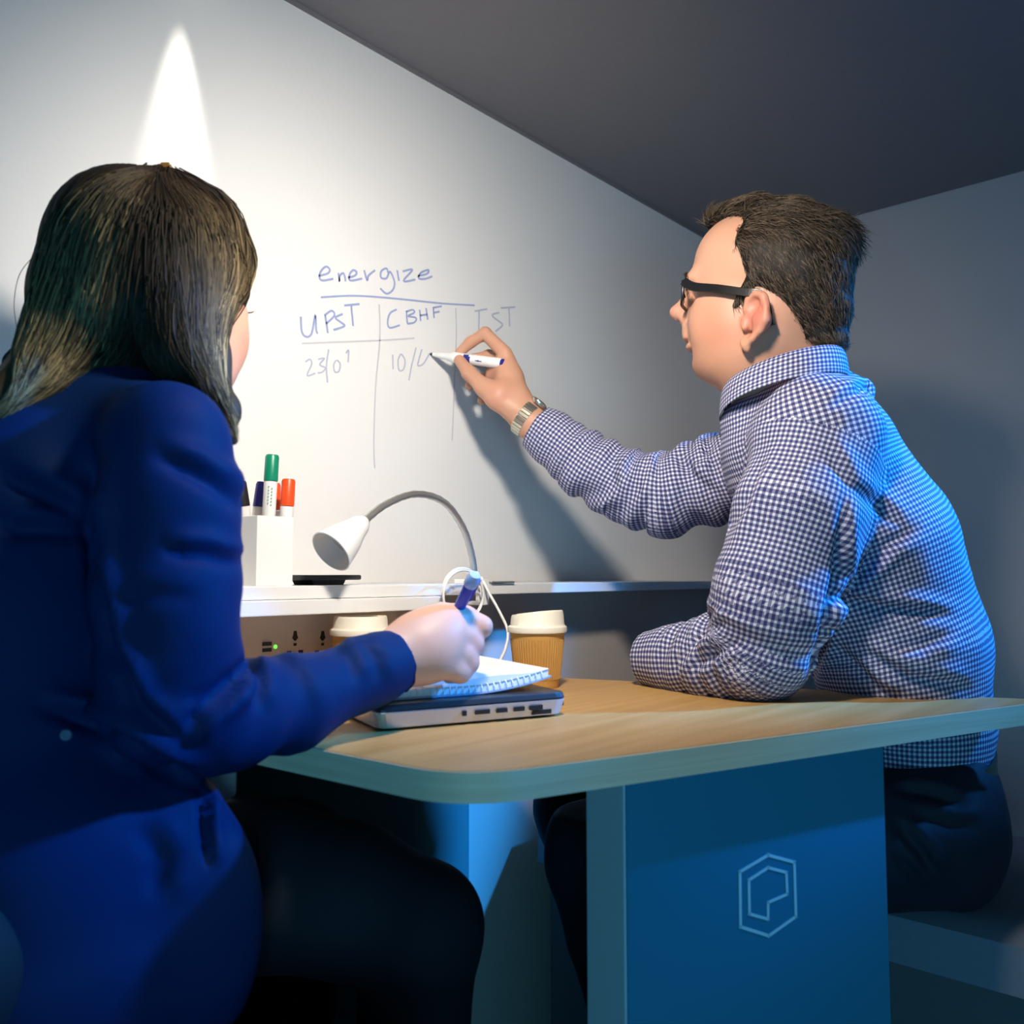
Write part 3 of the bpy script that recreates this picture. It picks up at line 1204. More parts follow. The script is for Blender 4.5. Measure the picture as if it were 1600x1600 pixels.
def strands(paths, rad, cols, taper=True):
    """paths (S,K,3) -> three-sided tubes with per-point colours (S,K,3)"""
    S, K, _ = paths.shape
    T = np.gradient(paths, axis=1)
    T /= np.linalg.norm(T, axis=2, keepdims=True) + 1e-12
    ref = np.tile(np.array([0.31, -0.52, 0.79]), (S, K, 1))
    a = np.cross(T, ref)
    a /= np.linalg.norm(a, axis=2, keepdims=True) + 1e-12
    b = np.cross(T, a)
    tp = np.ones(K)
    if taper:
        tp = np.clip(np.linspace(1.15, 0.15, K) * 1.4, 0, 1)
    r = np.asarray(rad).reshape(-1, 1, 1) * tp[None, :, None]
    ring = []
    for i in range(3):
        th = 2 * math.pi * i / 3
        ring.append(paths + (a * math.cos(th) + b * math.sin(th)) * r)
    V = np.stack(ring, 2).reshape(-1, 3)
    base = (np.arange(S)[:, None, None] * K + np.arange(K - 1)[None, :, None]) * 3
    i = np.arange(3)[None, None, :]
    j = (i + 1) % 3
    F = np.stack([base + i, base + j, base + 3 + j, base + 3 + i], -1).reshape(-1, 4)
    C = np.repeat(cols.reshape(S * K, 3), 3, 0)
    return V, F, C


class Head:
    """axes of a head: f = towards the face, l = towards the side nearest the camera, u = up"""

    def __init__(self, centre, facing, pitch=0.0, roll=0.0):
        self.c = np.asarray(centre, float)
        f = nrm(facing)
        l = nrm(np.cross(UPV, f))
        if l @ (CAMP - self.c) < 0:
            l = -l
        u = UPV.copy()
        # pitch: chin up positive
        f2 = f * math.cos(pitch) + u * math.sin(pitch)
        u2 = -f * math.sin(pitch) + u * math.cos(pitch)
        self.f, self.l, self.u = f2, l, u2
        self.A = np.stack([self.f, self.l, self.u])

    def loc(self, f, l, u):
        return self.c + self.f * f + self.l * l + self.u * u

    def px(self, x, y, l):
        """point on the pixel ray with lateral coordinate l"""
        return on_plane(x, y, self.c + self.l * l, self.l)

    def mir(self, p):
        d = (np.asarray(p) - self.c) @ self.l
        return np.asarray(p) - 2 * d * self.l

    def coords(self, P):
        return (np.asarray(P) - self.c) @ self.A.T


def poly_sd(Q, poly):
    """signed distance to a polygon (negative inside)"""
    P = np.asarray(poly, float)
    d = np.full(len(Q), 1e9)
    ins = np.zeros(len(Q), bool)
    for i in range(len(P)):
        a, b = P[i], P[(i + 1) % len(P)]
        dd, _ = seg_dist2(Q, a, b)
        d = np.minimum(d, dd)
        c1 = (a[1] > Q[:, 1]) != (b[1] > Q[:, 1])
        with np.errstate(divide='ignore', invalid='ignore'):
            xx = (b[0] - a[0]) * (Q[:, 1] - a[1]) / (b[1] - a[1] + 1e-12) + a[0]
        ins ^= c1 & (Q[:, 0] < xx)
    return np.where(ins, -d, d)


def cloth_uv(V, F, axes_list, which):
    """per-corner uv in metres; axes_list = polylines [(points, radii)], which = part index per vertex"""
    U = np.zeros((len(axes_list), len(V), 2))
    for a_i, (pts, rad) in enumerate(axes_list):
        P = np.asarray(pts, float)
        R = np.asarray(rad, float)
        L = np.concatenate([[0], np.cumsum(np.linalg.norm(np.diff(P, axis=0), axis=1))])
        # dense resampled axis for smooth parameters
        m = 60
        s = np.linspace(0, L[-1], m)
        X = np.stack([np.interp(s, L, P[:, i]) for i in range(3)], 1)
        ker = np.array([1, 2, 3, 4, 3, 2, 1.]) / 16
        X = np.stack([np.convolve(np.pad(X[:, i], 3, mode='reflect', reflect_type='odd'), ker, 'valid') for i in range(3)], 1)
        rr = np.interp(s, L, R)
        T = np.gradient(X, axis=0)
        T /= np.linalg.norm(T, axis=1, keepdims=True)
        d2 = np.full(len(V), 1e9)
        bi = np.zeros(len(V), int)
        for q in range(m):
            e = ((V - X[q]) ** 2).sum(1)
            k = e < d2
            d2[k] = e[k]
            bi[k] = q
        t = T[bi]
        rel = V - X[bi]
        al = (rel * t).sum(1)
        rel = rel - al[:, None] * t
        toC = CAMP - X[bi]
        e1 = toC - (toC * t).sum(1)[:, None] * t
        e1 /= np.linalg.norm(e1, axis=1, keepdims=True)
        e2 = np.cross(t, e1)
        th = np.arctan2((rel * e2).sum(1), (rel * e1).sum(1))
        U[a_i, :, 0] = th * rr[bi]
        U[a_i, :, 1] = s[bi] + al + 0.37 * a_i
    wf = np.take_along_axis(which[F], np.argmax(np.ones((len(F), 1)), axis=1)[:, None], 1)[:, 0]
    out = U[wf[:, None], F]
    # faces across the angular seam
    du = out[:, :, 0].max(1) - out[:, :, 0].min(1)
    bad = du > 0.15
    out[bad, :, 0] = out[bad, :1, 0]
    return out.reshape(-1, 2)


def mat_gingham(name, dark, light_, period):
    m = mat(name, light_, 0.8)
    nt = m.node_tree
    b = nt.nodes['Principled BSDF']
    uv = nt.nodes.new('ShaderNodeUVMap')
    uv.uv_map = 'UVMap'
    sx = nt.nodes.new('ShaderNodeSeparateXYZ')
    nt.links.new(uv.outputs['UV'], sx.inputs['Vector'])
    bands = []
    for ch in ('X', 'Y'):
        a = nt.nodes.new('ShaderNodeMath')
        a.operation = 'MULTIPLY'
        a.inputs[1].default_value = 2 * math.pi / period
        nt.links.new(sx.outputs[ch], a.inputs[0])
        s = nt.nodes.new('ShaderNodeMath')
        s.operation = 'SINE'
        nt.links.new(a.outputs[0], s.inputs[0])
        r = nt.nodes.new('ShaderNodeMapRange')
        r.inputs['From Min'].default_value = -0.35
        r.inputs['From Max'].default_value = 0.15
        nt.links.new(s.outputs[0], r.inputs['Value'])
        bands.append(r)
    ad = nt.nodes.new('ShaderNodeMath')
    ad.operation = 'ADD'
    nt.links.new(bands[0].outputs[0], ad.inputs[0])
    nt.links.new(bands[1].outputs[0], ad.inputs[1])
    hf = nt.nodes.new('ShaderNodeMath')
    hf.operation = 'MULTIPLY'
    hf.inputs[1].default_value = 0.5
    nt.links.new(ad.outputs[0], hf.inputs[0])
    cr = nt.nodes.new('ShaderNodeValToRGB')
    e = cr.color_ramp.elements
    e[0].position, e[0].color = 0.0, (*light_, 1)
    e[1].position, e[1].color = 1.0, (*dark, 1)
    mid = cr.color_ramp.elements.new(0.5)
    mid.color = (*[l * 0.26 + d * 0.74 for l, d in zip(light_, dark)], 1)
    nt.links.new(hf.outputs[0], cr.inputs['Fac'])
    nt.links.new(cr.outputs['Color'], b.inputs['Base Color'])
    return m
# ------------------------------------------------------------------ the man
RNG = np.random.default_rng(7)
M['skin'] = mat_attr('skin', 0.48, 0.4, sss=0.12, bump=0.06, bscale=900)
M['hair'] = mat_attr('hair_strands', 0.55, 0.25)
M['gingham'] = mat_gingham('blue_gingham_cotton', (0.018, 0.025, 0.13), (0.68, 0.68, 0.79), 0.0064)
M['trouser'] = mat('navy_trouser_cloth', (0.006, 0.008, 0.020), 0.75, bump=0.2, bscale=900)
M['belt'] = mat('brown_leather_belt', (0.10, 0.055, 0.03), 0.5)
M['shoe'] = mat('black_shoe_leather', (0.01, 0.01, 0.011), 0.35)
M['watch'] = mat('watch_steel', (0.62, 0.60, 0.50), 0.25, metal=0.9)
M['watchdial'] = mat('watch_dark_dial', (0.02, 0.025, 0.03), 0.2)
M['frame'] = mat('black_glasses_acetate', (0.010, 0.010, 0.011), 0.25)
M['glass'] = mat('spectacle_lens', (1, 1, 1), 0.0, spec=0.5)
_b = M['glass'].node_tree.nodes['Principled BSDF']
_b.inputs['Transmission Weight'].default_value = 1.0
_b.inputs['IOR'].default_value = 1.12
M['eye'] = mat('eye_white', (0.75, 0.72, 0.68), 0.2)
M['iris'] = mat('eye_iris', (0.06, 0.07, 0.08), 0.2)

man = thing('person', 'man in blue gingham shirt and black glasses writing on the whiteboard', 'person', at(1440, 1390, 1.2) * [1, 1, 0], 'people in the booth')

hc = at(1205, 450, 1.18)
rh = nrm(FWD + RGT * (405 / FPX))
lf = nrm(-RGT + FWD * (405 / FPX))
yaw = math.radians(11)
H = Head(hc, lf * math.cos(yaw) + rh * math.sin(yaw), math.radians(4))
B = Field()


def he(x, y, l, rad, k=0.02, sub=False, both=False):
    p = H.px(x, y, l)
    B.ell(p, rad, H.A, k, sub)
    if both:
        B.ell(H.mir(p), rad, H.A, k, sub)


# skull, face and jaw
he(1206, 420, 0, (.094, .074, .081))
he(1152, 415, 0, (.056, .060, .062), .03)
he(1150, 492, 0, (.060, .057, .076), .03)
he(1172, 520, .030, (.050, .034, .052), .03, both=True)        # jaw angle, cheeks
he(1121, 510, .026, (.029, .026, .040), .04, both=True)        # front cheek
he(1108, 567, 0, (.021, .025, .022), .025)                      # chin
he(1156, 566, 0, (.043, .040, .026), .03)                      # under-jaw
he(1144, 558, .024, (.032, .018, .022), .025, both=True)
he(1088, 440, .020, (.012, .022, .009), .02, both=True)        # brow
# nose
B.cap(H.px(1083, 455, 0), H.px(1062, 487, 0), .0075, .0100, .012)
B.ell(H.px(1059, 488, 0), (.0115, .0100, .0095), H.A, .008)
he(1072, 495, .0095, (.0090, .0065, .0072), .008, both=True)
B.cap(H.px(1090, 470, 0), H.px(1078, 497, 0), .013, .012, .015)
he(1066, 500, .0055, (.0040, .0030, .0028), .004, True, both=True)
# mouth
he(1081, 521, 0, (.0130, .020, .0105), .012)
he(1078, 531, 0, (.0085, .021, .0052), .006)
he(1082, 545, 0, (.0080, .018, .0058), .010)
B.ell(H.px(1073, 538, 0), (.0070, .024, .0013), H.A, .005, True)
he(1094, 539, .021, (.010, .006, .0020), .006, True, both=True)
he(1084, 558, 0, (.006, .018, .005), .012, True)
# eye sockets
he(1080, 462, .031, (.012, .017, .011), .014, True, both=True)
he(1098, 455, .031, (.0135, .016, .012), .006, both=True)      # lids over the eyeball
# ear (near side then mirrored)
ec = H.px(1180, 500, .079)
en = nrm(H.l * .86 + H.f * .50)
el_ = nrm(H.px(1190, 461, .082) - H.px(1163, 540, .078))
el_ = nrm(el_ - en * (el_ @ en))
ew = np.cross(en, el_)


def ear(px, py, out=0.0):
    return on_plane(px, py, ec, en) + en * out


def mirv(v):
    return v - 2 * (v @ H.l) * H.l


for mr in (False, True):
    g = (lambda p: H.mir(p)) if mr else (lambda p: p)
    gv = mirv if mr else (lambda v: v)
    AX = np.stack([gv(el_), gv(ew), gv(en)])
    B.ell(g(ear(1182, 493, -.001)), (.032, .0185, .0055), AX, .004)
    B.ell(g(ear(1166, 532, -.001)), (.010, .0075, .0055), AX, .006)
    B.ell(g(ear(1172, 509, .004)), (.0155, .0095, .0095), AX, .004, True)
    B.ell(g(ear(1181, 481, .004)), (.014, .0075, .0070), AX, .004, True)
    rim = [(1167, 486), (1171, 469), (1183, 459), (1194, 463), (1199, 480), (1198, 500), (1190, 517), (1178, 530), (1167, 541)]
    P = [g(ear(x, y, .0025)) for x, y in rim]
    for a_, b_ in zip(P[:-1], P[1:]):
        B.cap(a_, b_, .0042, .0042, .003)
    B.cap(g(ear(1164, 536, .001)), g(ear(1168, 545, 0)), .0058, .0048, .005)
    B.cap(g(ear(1164, 500, .001)), g(ear(1165, 512, .002)), .0045, .0045, .005)   # tragus
    B.cap(g(H.px(1185, 500, .066)), g(ear(1190, 500, -.004)), .012, .010, .010)
# neck
B.cap(H.px(1225, 500, 0), at(1262, 640, 1.20), .054, .050, .03)
B.cap(H.px(1165, 570, 0), at(1215, 650, 1.19), .040, .046, .03)
# trunk and arms (under the clothes)
SL, SR = at(1280, 680, 1.08), at(1232, 690, 1.335)
B.chain([(at(1440, 1230, 1.2), .065), (at(1405, 1000, 1.2), .075), (at(1335, 800, 1.2), .075), (at(1275, 700, 1.2), .060)], .02)
B.chain([(SL, .042), (at(1258, 650, 1.2), .042), (SR, .042)], .02)
EL, WL = at(1188, 1010, 1.075), at(1045, 1028, 1.19)
B.chain([(SL, .044), (at(1238, 830, 1.065), .044), (EL, .040), (WL, .028)], .02)
ER, WR = at(1012, 775, 1.405), at(824, 657, 1.462)
B.chain([(SR, .044), (at(1120, 742, 1.375), .044), (ER, .040), (at(915, 722, 1.44), .037), (WR, .0265)], .02)
# right hand on the marker
B.chain([(WR, .0265), (at(806, 628, 1.468), .026)], .012)
B.chain([(at(806, 628, 1.468), .026), (at(795, 592, 1.478), .023), (at(790, 565, 1.482), .018)], .014)
B.chain([(at(802, 640, 1.455), .021), (at(776, 622, 1.452), .0185), (at(757, 606, 1.458), .0150), (at(733, 583, 1.474), .0118), (at(718, 563, 1.490), .0098)], .008)
B.ell(at(784, 612, 1.458), (.022, .022, .020), None, .015)
B.ell(at(780, 590, 1.500), (.024, .020, .034), np.stack([RGT, FWD, UPV]), .015)
B.chain([(at(789, 552, 1.478), .0125), (at(758, 521, 1.494), .0108), (at(735, 535, 1.504), .0096), (at(718, 551, 1.508), .0086)], .005)
B.chain([(at(796, 572, 1.484), .0125), (at(764, 556, 1.520), .0105), (at(740, 562, 1.524), .0098), (at(722, 570, 1.518), .0088)], .005)
B.chain([(at(800, 596, 1.486), .0125), (at(772, 588, 1.530), .0105), (at(748, 594, 1.532), .0095), (at(734, 602, 1.520), .0085)], .005)
B.chain([(at(803, 616, 1.486), .0115), (at(780, 614, 1.528), .0095), (at(762, 620, 1.528), .0085), (at(752, 626, 1.518), .0075)], .005)
# left hand lying flat beyond the cuff
PL = at(1052, 1016, 1.255)
PL[2] = TABLE + .024
B.chain([(WL, .027), (PL, .024)], .012, UPV, .75)
kd = nrm((PL - WL) * [1, 1, 0])
ks = np.cross(UPV, kd)
for i, (o_, L_) in enumerate(((-.026, .060), (-.009, .072), (.009, .068), (.026, .052))):
    a_ = PL + kd * .030 + ks * o_
    a_[2] = TABLE + .016
    b_ = a_ + kd * L_ * .55 + UPV * .004
    c_ = b_ + kd * L_ * .45 - UPV * .009
    B.cap(PL + ks * o_ * .6, a_, .013, .0115, .008)
    B.chain([(a_, .0105), (b_, .0092), (c_, .0080)], .004)
B.chain([(PL + ks * .02, .013), (PL + ks * .045 + kd * .025 - UPV * .008, .0105), (PL + ks * .05 + kd * .05 - UPV * .012, .0085)], .006)

V, F = B.mesh(0.0023, 1)
N_ = normals(V, F)
hcds = H.coords(V)
col = np.tile(np.array([.57, .300, .195]), (len(V), 1))


def blush(px, py, l, r, c, w):
    p = H.px(px, py, l)
    for q in (p, H.mir(p)):
        g = np.exp(-(np.linalg.norm(V - q, axis=1) / r) ** 2)[:, None] * w
        col[:] = col * (1 - g) + np.array(c) * g


blush(1130, 508, .05, .032, (.60, .17, .10), .6)
blush(1183, 490, .085, .024, (.58, .15, .11), .8)
blush(1060, 488, 0, .014, (.62, .26, .20), .6)
blush(1075, 531, 0, .009, (.48, .20, .17), .7)
blush(1077, 545, 0, .008, (.55, .26, .22), .6)
blush(1110, 405, .03, .04, (.62, .36, .25), .6)
blush(1120, 575, .03, .04, (.48, .22, .12), .55)
hand_c = at(775, 590, 1.47)
g_ = np.exp(-(np.linalg.norm(V - at(778, 618, 1.445), axis=1) / .02) ** 2)[:, None] * .5
col = col * (1 - g_) + np.array([.62, .25, .19]) * g_
fast_obj('body', V, F, M['skin'], man, col=col)
BODY_V, BODY_F, BODY_N = V, F, N_

# eyes
for mr in (False, True):
    p = H.px(1100, 460, .031)
    p = H.mir(p) if mr else p
    ey = obj('eye', lathe(p - H.f * .0118, H.f, [(.0118 * math.sin(t), .0118 * (1 - math.cos(t))) for t in np.linspace(.02, math.pi - .02, 14)], 20), M['eye'], man, True)
    obj('iris', lathe(p + H.f * .0100, H.f, [(.0056, 0), (.0058, .0008), (.003, .0020)], 18), M['iris'], ey, True)

# ---- hair
HF = Field()
HF.ell(H.px(1212, 415, 0), (.0975, .0795, .0865), H.A, .015)
HF.ell(H.px(1255, 442, 0), (.062, .071, .080), H.A, .015)
HF.ell(H.px(1288, 378, 0), (.033, .050, .032), H.A, .02)
HF.chain([(H.px(1116, 347, 0), .014), (H.px(1160, 336, 0), .018), (H.px(1230, 334, 0), .018)], .02)
HF.chain([(H.px(1128, 346, .028), .014), (H.px(1172, 330, .035), .018)], .03)
HF.chain([(H.mir(H.px(1128, 346, .028)), .014), (H.mir(H.px(1172, 330, .035)), .018)], .03)
HF.cap(H.px(1272, 495, 0), H.px(1278, 525, 0), .047, .038, .02)
HF.cap(H.px(1168, 446, .068), H.px(1149, 480, .064), .0075, .0055, .006)
HF.cap(H.mir(H.px(1168, 446, .068)), H.mir(H.px(1149, 480, .064)), .0075, .0055, .006)
side = [(1159, 345), (1150, 359), (1146, 378), (1155, 392), (1160, 411), (1165, 429), (1158, 446), (1138, 466), (1143, 487), (1153, 487), (1165, 464),
        (1186, 453), (1205, 464), (1212, 481), (1220, 499), (1231, 516), (1248, 541), (1290, 541), (1420, 535), (1420, 230), (1159, 230)]
cent = [(1060, 372), (1098, 358), (1126, 352), (1180, 420), (1240, 535), (1290, 541), (1420, 535), (1420, 230), (1060, 230)]
sideP = np.array([H.coords(H.px(x, y, .072))[[0, 2]] for x, y in side])
centP = np.array([H.coords(H.px(x, y, 0))[[0, 2]] for x, y in cent])


def hair_region(P):
    q = H.coords(P)
    w = np.clip((np.abs(q[:, 1]) - .030) / .026, 0, 1)
    a = poly_sd(q[:, [0, 2]], centP)
    b = poly_sd(q[:, [0, 2]], sideP)
    return a * (1 - w) + b * w


def hair_post(P, d):
    m = d < .05
    if m.any():
        d = d.copy()
        d[m] = np.maximum(d[m] + .0012 * noise3(P[m] * 55), hair_region(P[m]))
    return d


HV, HFc = HF.mesh(0.0030, 1, post=hair_post)
HN = normals(HV, HFc)
dark, grey = np.array([.020, .013, .008]), np.array([.26, .19, .13])
hcol = np.tile(dark * .35, (len(HV), 1))
# short strands all over
nS = 19000
pick = RNG.integers(0, len(HV), nS)
p0 = HV[pick] - HN[pick] * .001
q = H.coords(p0)
nn = HN[pick]
topw = np.clip((q[:, 2] - .030) / .040, 0, 1)[:, None]
sgn = np.sign(q[:, 1])[:, None]
dirT = -H.f * .80 + H.u * .15 + sgn * H.l * .25
dirS = -H.u * .72 - H.f * .62
frontw = np.clip((q[:, 0] - .055) / .03, 0, 1)[:, None] * topw
dirF = H.f * .25 + H.u * .6 + sgn * H.l * .3 - H.f * .6
d = dirT * topw + dirS * (1 - topw)
d = d * (1 - frontw) + dirF * frontw
d = d + RNG.normal(0, .22, (nS, 3))
d = d - (d * nn).sum(1)[:, None] * nn * .9
d /= np.linalg.norm(d, axis=1, keepdims=True)
lift = (.14 + .12 * topw + .30 * np.clip((-q[:, 0] - .05) / .04, 0, 1)[:, None] * topw)
Ln = ((.012 + .013 * topw[:, 0]) * RNG.uniform(.6, 1.3, nS))[:, None, None]
K = 5
tt = np.linspace(0, 1, K)[None, :, None]
path = p0[:, None] + Ln * (d[:, None] * tt + nn[:, None] * lift[:, None] * tt * (1 - .45 * tt) - H.u * .25 * tt ** 2)
mixg = np.clip(RNG.normal(.40, .25, nS) + .50 * np.clip((q[:, 0] - .0) / .05, 0, 1) * (1 - topw[:, 0]), 0, 1)[:, None, None]
cc_ = (dark * (1 - mixg) + grey * mixg) * RNG.uniform(.7, 1.25, (nS, 1, 1)) * np.ones((1, K, 1))
# keep only strands rooted inside the hairline
keep = hair_region(p0) < RNG.uniform(-.006, .005, nS)
SV, SF, SCc = strands(path[keep], RNG.uniform(.00030, .00055, keep.sum()), cc_[keep])
allV = np.concatenate([HV, SV])
fast_obj('hair', allV, np.concatenate([HFc, SF + len(HV)]), M['hair'], man, col=np.concatenate([hcol, SCc]))
# eyebrows
bp0 = []
for mr in (1, -1):
    for k in range(140):
        t = RNG.uniform()
        p = H.px(1079 - 3 * t + 6 * t * t, 435 + 4 * t * t - RNG.uniform(0, 5), .010 + .028 * t)
        p = p + H.f * .0065
        bp0.append((p if mr > 0 else H.mir(p), mr))
bb = np.array([b[0] for b in bp0])
sg = np.array([b[1] for b in bp0])[:, None]
bd = H.l * sg * .8 - H.f * .25 + H.u * .25 + RNG.normal(0, .15, (len(bb), 3))
bpth = bb[:, None] + np.linspace(0, 1, 4)[None, :, None] * bd[:, None] * .009
bV, bF, bC = strands(bpth, np.full(len(bb), .0005), np.tile(np.array([.06, .035, .018]), (len(bb), 4, 1)))
nb_ = len(bV) // 2
for h_ in (0, 1):
    fast_obj('eyebrow', bV[h_ * nb_:(h_ + 1) * nb_], bF[h_ * len(bF) // 2:(h_ + 1) * len(bF) // 2] - h_ * nb_, M['hair'], man, col=bC[h_ * nb_:(h_ + 1) * nb_])

# ---- glasses
gl = obj('glasses', join(*[tube([H.px(1076, 449, .0095), H.px(1075, 446, 0), H.mir(H.px(1076, 449, .0095))], .0022, 8)]), M['frame'], man, True, label='black rectangular glasses')
gf = H.coords(H.px(1068, 460, .036))[0]
gu = H.coords(H.px(1073, 459, .036))[2]
for sgn_ in (1, -1):
    c = H.loc(gf, .034 * sgn_, gu)
    loop = []
    for th in np.linspace(0, 2 * math.pi, 41)[:-1]:
        x = abs(math.cos(th)) ** .55 * math.copysign(1, math.cos(th)) * .0255
        y = abs(math.sin(th)) ** .55 * math.copysign(1, math.sin(th)) * .0165
        loop.append(c + H.l * x * sgn_ + H.u * (y - .002) - H.f * (.006 * (max(0, x) / .0255) ** 2))
    loop = loop + [loop[0], loop[1]]
    gR = tube(loop, .0022, 8, cap=False)
    obj('rim', gR, M['frame'], gl, True)
    ring = np.array(loop[:40]) - H.f * .0004
    ring2 = ring - H.f * .0012
    obj('lens', (np.concatenate([ring, ring2]), [tuple(range(40)), tuple(range(79, 39, -1))] + [(i, 40 + i, 40 + (i + 1) % 40, (i + 1) % 40) for i in range(40)]), M['glass'], gl)
    # temple arm: flat bar to the ear, bending down behind it
    P = [H.loc(gf - .006, .060, gu + .0105), H.px(1084, 448, .066), H.px(1120, 451, .0745), H.px(1165, 457, .079), H.px(1187, 459, .0795), H.px(1199, 474, .0800),
         H.px(1203, 492, .0785), H.px(1206, 508, .0765)]
    P = [p if sgn_ > 0 else H.mir(p) for p in P]
    S_ = spline(P, 6)
    T_s = np.gradient(S_, axis=0)
    hh = np.interp(np.linspace(0, 1, len(S_)), [0, .25, .55, .7, 1], [.0062, .0056, .0052, .0030, .0050])
    vv, ff = [], []
    for k in range(len(S_)):
        t = nrm(T_s[k])
        upn = nrm(np.cross(t, H.l))
        for a_, b_ in ((-1, -1), (1, -1), (1, 1), (-1, 1)):
            vv.append(S_[k] + H.l * .0019 * a_ + upn * hh[k] * b_)
    for k in range(len(S_) - 1):
        for i in range(4):
            j = (i + 1) % 4
            ff.append((k * 4 + i, k * 4 + j, k * 4 + 4 + j, k * 4 + 4 + i))
    ff += [(3, 2, 1, 0), tuple(range(len(vv) - 4, len(vv)))]
    obj('temple_arm', (np.array(vv), ff), M['frame'], gl, bevel=.0006)

# ---- shirt
S = Field()
lat = nrm(SR - SL)
lat2 = nrm(RGT * .38 + FWD * .92)
S.chain([(at(1430, 1210, 1.2), .094), (at(1422, 1120, 1.2), .098), (at(1400, 1010, 1.2), .112), (at(1345, 860, 1.2), .122), (at(1280, 740, 1.2), .112)], .02, lat2, 1.28)
S.ell(at(1262, 700, 1.2), (.085, .155, .080), np.stack([np.cross(lat2, UPV), lat2, UPV]), .03)
S.ell(at(1190, 715, 1.23), (.050, .10, .070), np.stack([np.cross(lat2, UPV), lat2, UPV]), .03)
S.ell(at(1305, 690, 1.2), (.056, .125, .080), np.stack([np.cross(lat2, UPV), lat2, UPV]), .03)
S.cap(at(1308, 630, 1.2), at(1350, 612, 1.2), .035, .016, .015)
S.chain([(at(1275, 668, 1.09), .062), (at(1262, 628, 1.2), .056), (at(1232, 672, 1.335), .056)], .03)
S.ell(at(1200, 655, 1.19), (.062, .066, .034), np.stack([np.cross(lat2, UPV), lat2, UPV]), .02)
armL = [(at(1284, 686, 1.085), .072), (at(1248, 800, 1.068), .074), (at(1208, 930, 1.062), .070), (at(1190, 1012, 1.078), .0615), (at(1120, 1030, 1.13), .052), (at(1062, 1030, 1.18), .0425), (at(1018, 1029, 1.215), .038)]
armR = [(at(1240, 700, 1.325), .070), (at(1125, 748, 1.372), .066), (at(1040, 770, 1.40), .064), (at(985, 762, 1.42), .058), (at(915, 722, 1.44), .050), (at(862, 684, 1.453), .040), (at(826, 659, 1.462), .0355)]
S.chain(armL, .022)
S.chain(armR, .022)
# hollow cuffs
cL, cR = at(1012, 1030, 1.22), at(834, 664, 1.46)
aL, aR = nrm(armL[-1][0] - armL[-2][0]), nrm(armR[-1][0] - armR[-2][0])
S.cap(cL - aL * .025, cL + aL * .05, .0300, .0300, .002, sub=True)
S.cap(cR - aR * .022, cR + aR * .05, .0290, .0290, .002, sub=True)
cutL, cutR = at(1010, 1029, 1.222), at(836, 666, 1.46)


def shirt_post(P, d):
    d = d.copy()
    m = d < .06
    Q = P[m]
    e = d[m]
    near = np.linalg.norm(Q - cutL, axis=1) < .09
    e = np.where(near, np.maximum(e, (Q - cutL) @ aL), e)
    near = np.linalg.norm(Q - cutR, axis=1) < .08
    e = np.where(near, np.maximum(e, (Q - cutR) @ aR), e)
    e = np.maximum(e, (.580 - Q[:, 2]))                       # shirt tail
    d[m] = e
    return d


V, F = S.mesh(0.0036, 2, post=shirt_post)


def chain_dist(V, ch):
    d = np.full(len(V), 1e9)
    s = np.zeros(len(V))
    acc = 0
    for (p, r), (q, r2) in zip(ch[:-1], ch[1:]):
        ab = q - p
        L = np.linalg.norm(ab)
        t = np.clip(((V - p) @ ab) / L ** 2, 0, 1)
        e = np.linalg.norm(V - p - t[:, None] * ab, axis=1) - (r + (r2 - r) * t)
        m = e < d
        d[m] = e[m]
        s[m] = acc + t[m] * L
        acc += L
    return d, s


dL, sL = chain_dist(V, armL[0:])
dR, sR = chain_dist(V, armR[0:])
Q = proj(V)
which = np.zeros(len(V), int)
seamL = (dL < .016) & (sL > .012)
which[seamL] = 1
which[(dR < .014) & (sR > .01) & (dR < dL)] = 2
N_ = normals(V, F)
# soft cloth folds
wave = noise3(V * [14, 14, 22]) * .0035 + noise3(V * 38 + 5) * .0012
th = np.clip((sL - .18) / .05, 0, 1) * np.clip((.52 - sL) / .05, 0, 1)
wr = np.sin(sL * 210 + 3.0 * noise3(V * 16) + V[:, 2] * 55)
wave += np.where(which == 1, wr * .0026 * th, 0)
th = np.clip((sR - .03) / .06, 0, 1) * np.clip((.42 - sR) / .06, 0, 1)
wr = np.sin(sR * 130 + 3.4 * noise3(V * 15 + 3) + V[:, 2] * 40)
wave += np.where(which == 2, wr * .0042 * th, 0)
cuff = np.clip((sL - (sL[which == 1].max() - .05)) / .01, 0, 1) * (which == 1)
wave *= (1 - cuff)
V = V + N_ * wave[:, None]
N_ = normals(V, F)
V = creases(V, N_, [
    ([(1322, 760), (1310, 900), (1288, 1000), (1262, 1075)], 8, .011),
    ([(1200, 690), (1165, 780), (1125, 850)], 9, .006),
    ([(1440, 820), (1390, 850), (1330, 910), (1295, 960)], 9, .008),
    ([(1300, 930), (1380, 950), (1500, 965)], 9, .009),
    ([(1300, 1000), (1370, 1075), (1410, 1090)], 8, .007),
    ([(1330, 1010), (1420, 1060), (1520, 1075)], 10, .008),
    ([(1500, 985), (1440, 1010), (1380, 1010)], 9, .006),
    ([(1285, 690), (1330, 760), (1420, 830)], 10, .005),
    ([(1290, 640), (1340, 610), (1372, 605)], 8, .005),
    ([(1120, 935), (1095, 985), (1080, 1020)], 7, .005),
    ([(1165, 1000), (1120, 1020), (1075, 1050)], 7, .005),
    ([(1140, 965), (1085, 1000), (1050, 1050)], 7, .005),
    ([(1010, 705), (1005, 745), (985, 790)], 7, .006),
    ([(1050, 700), (1085, 745), (1120, 775)], 7, .007),
    ([(1120, 690), (1090, 720), (1070, 735)], 6, .005),
    ([(960, 690), (955, 740), (975, 800)], 8, .004),
], True)
V = laplace(V, F, 0.35)
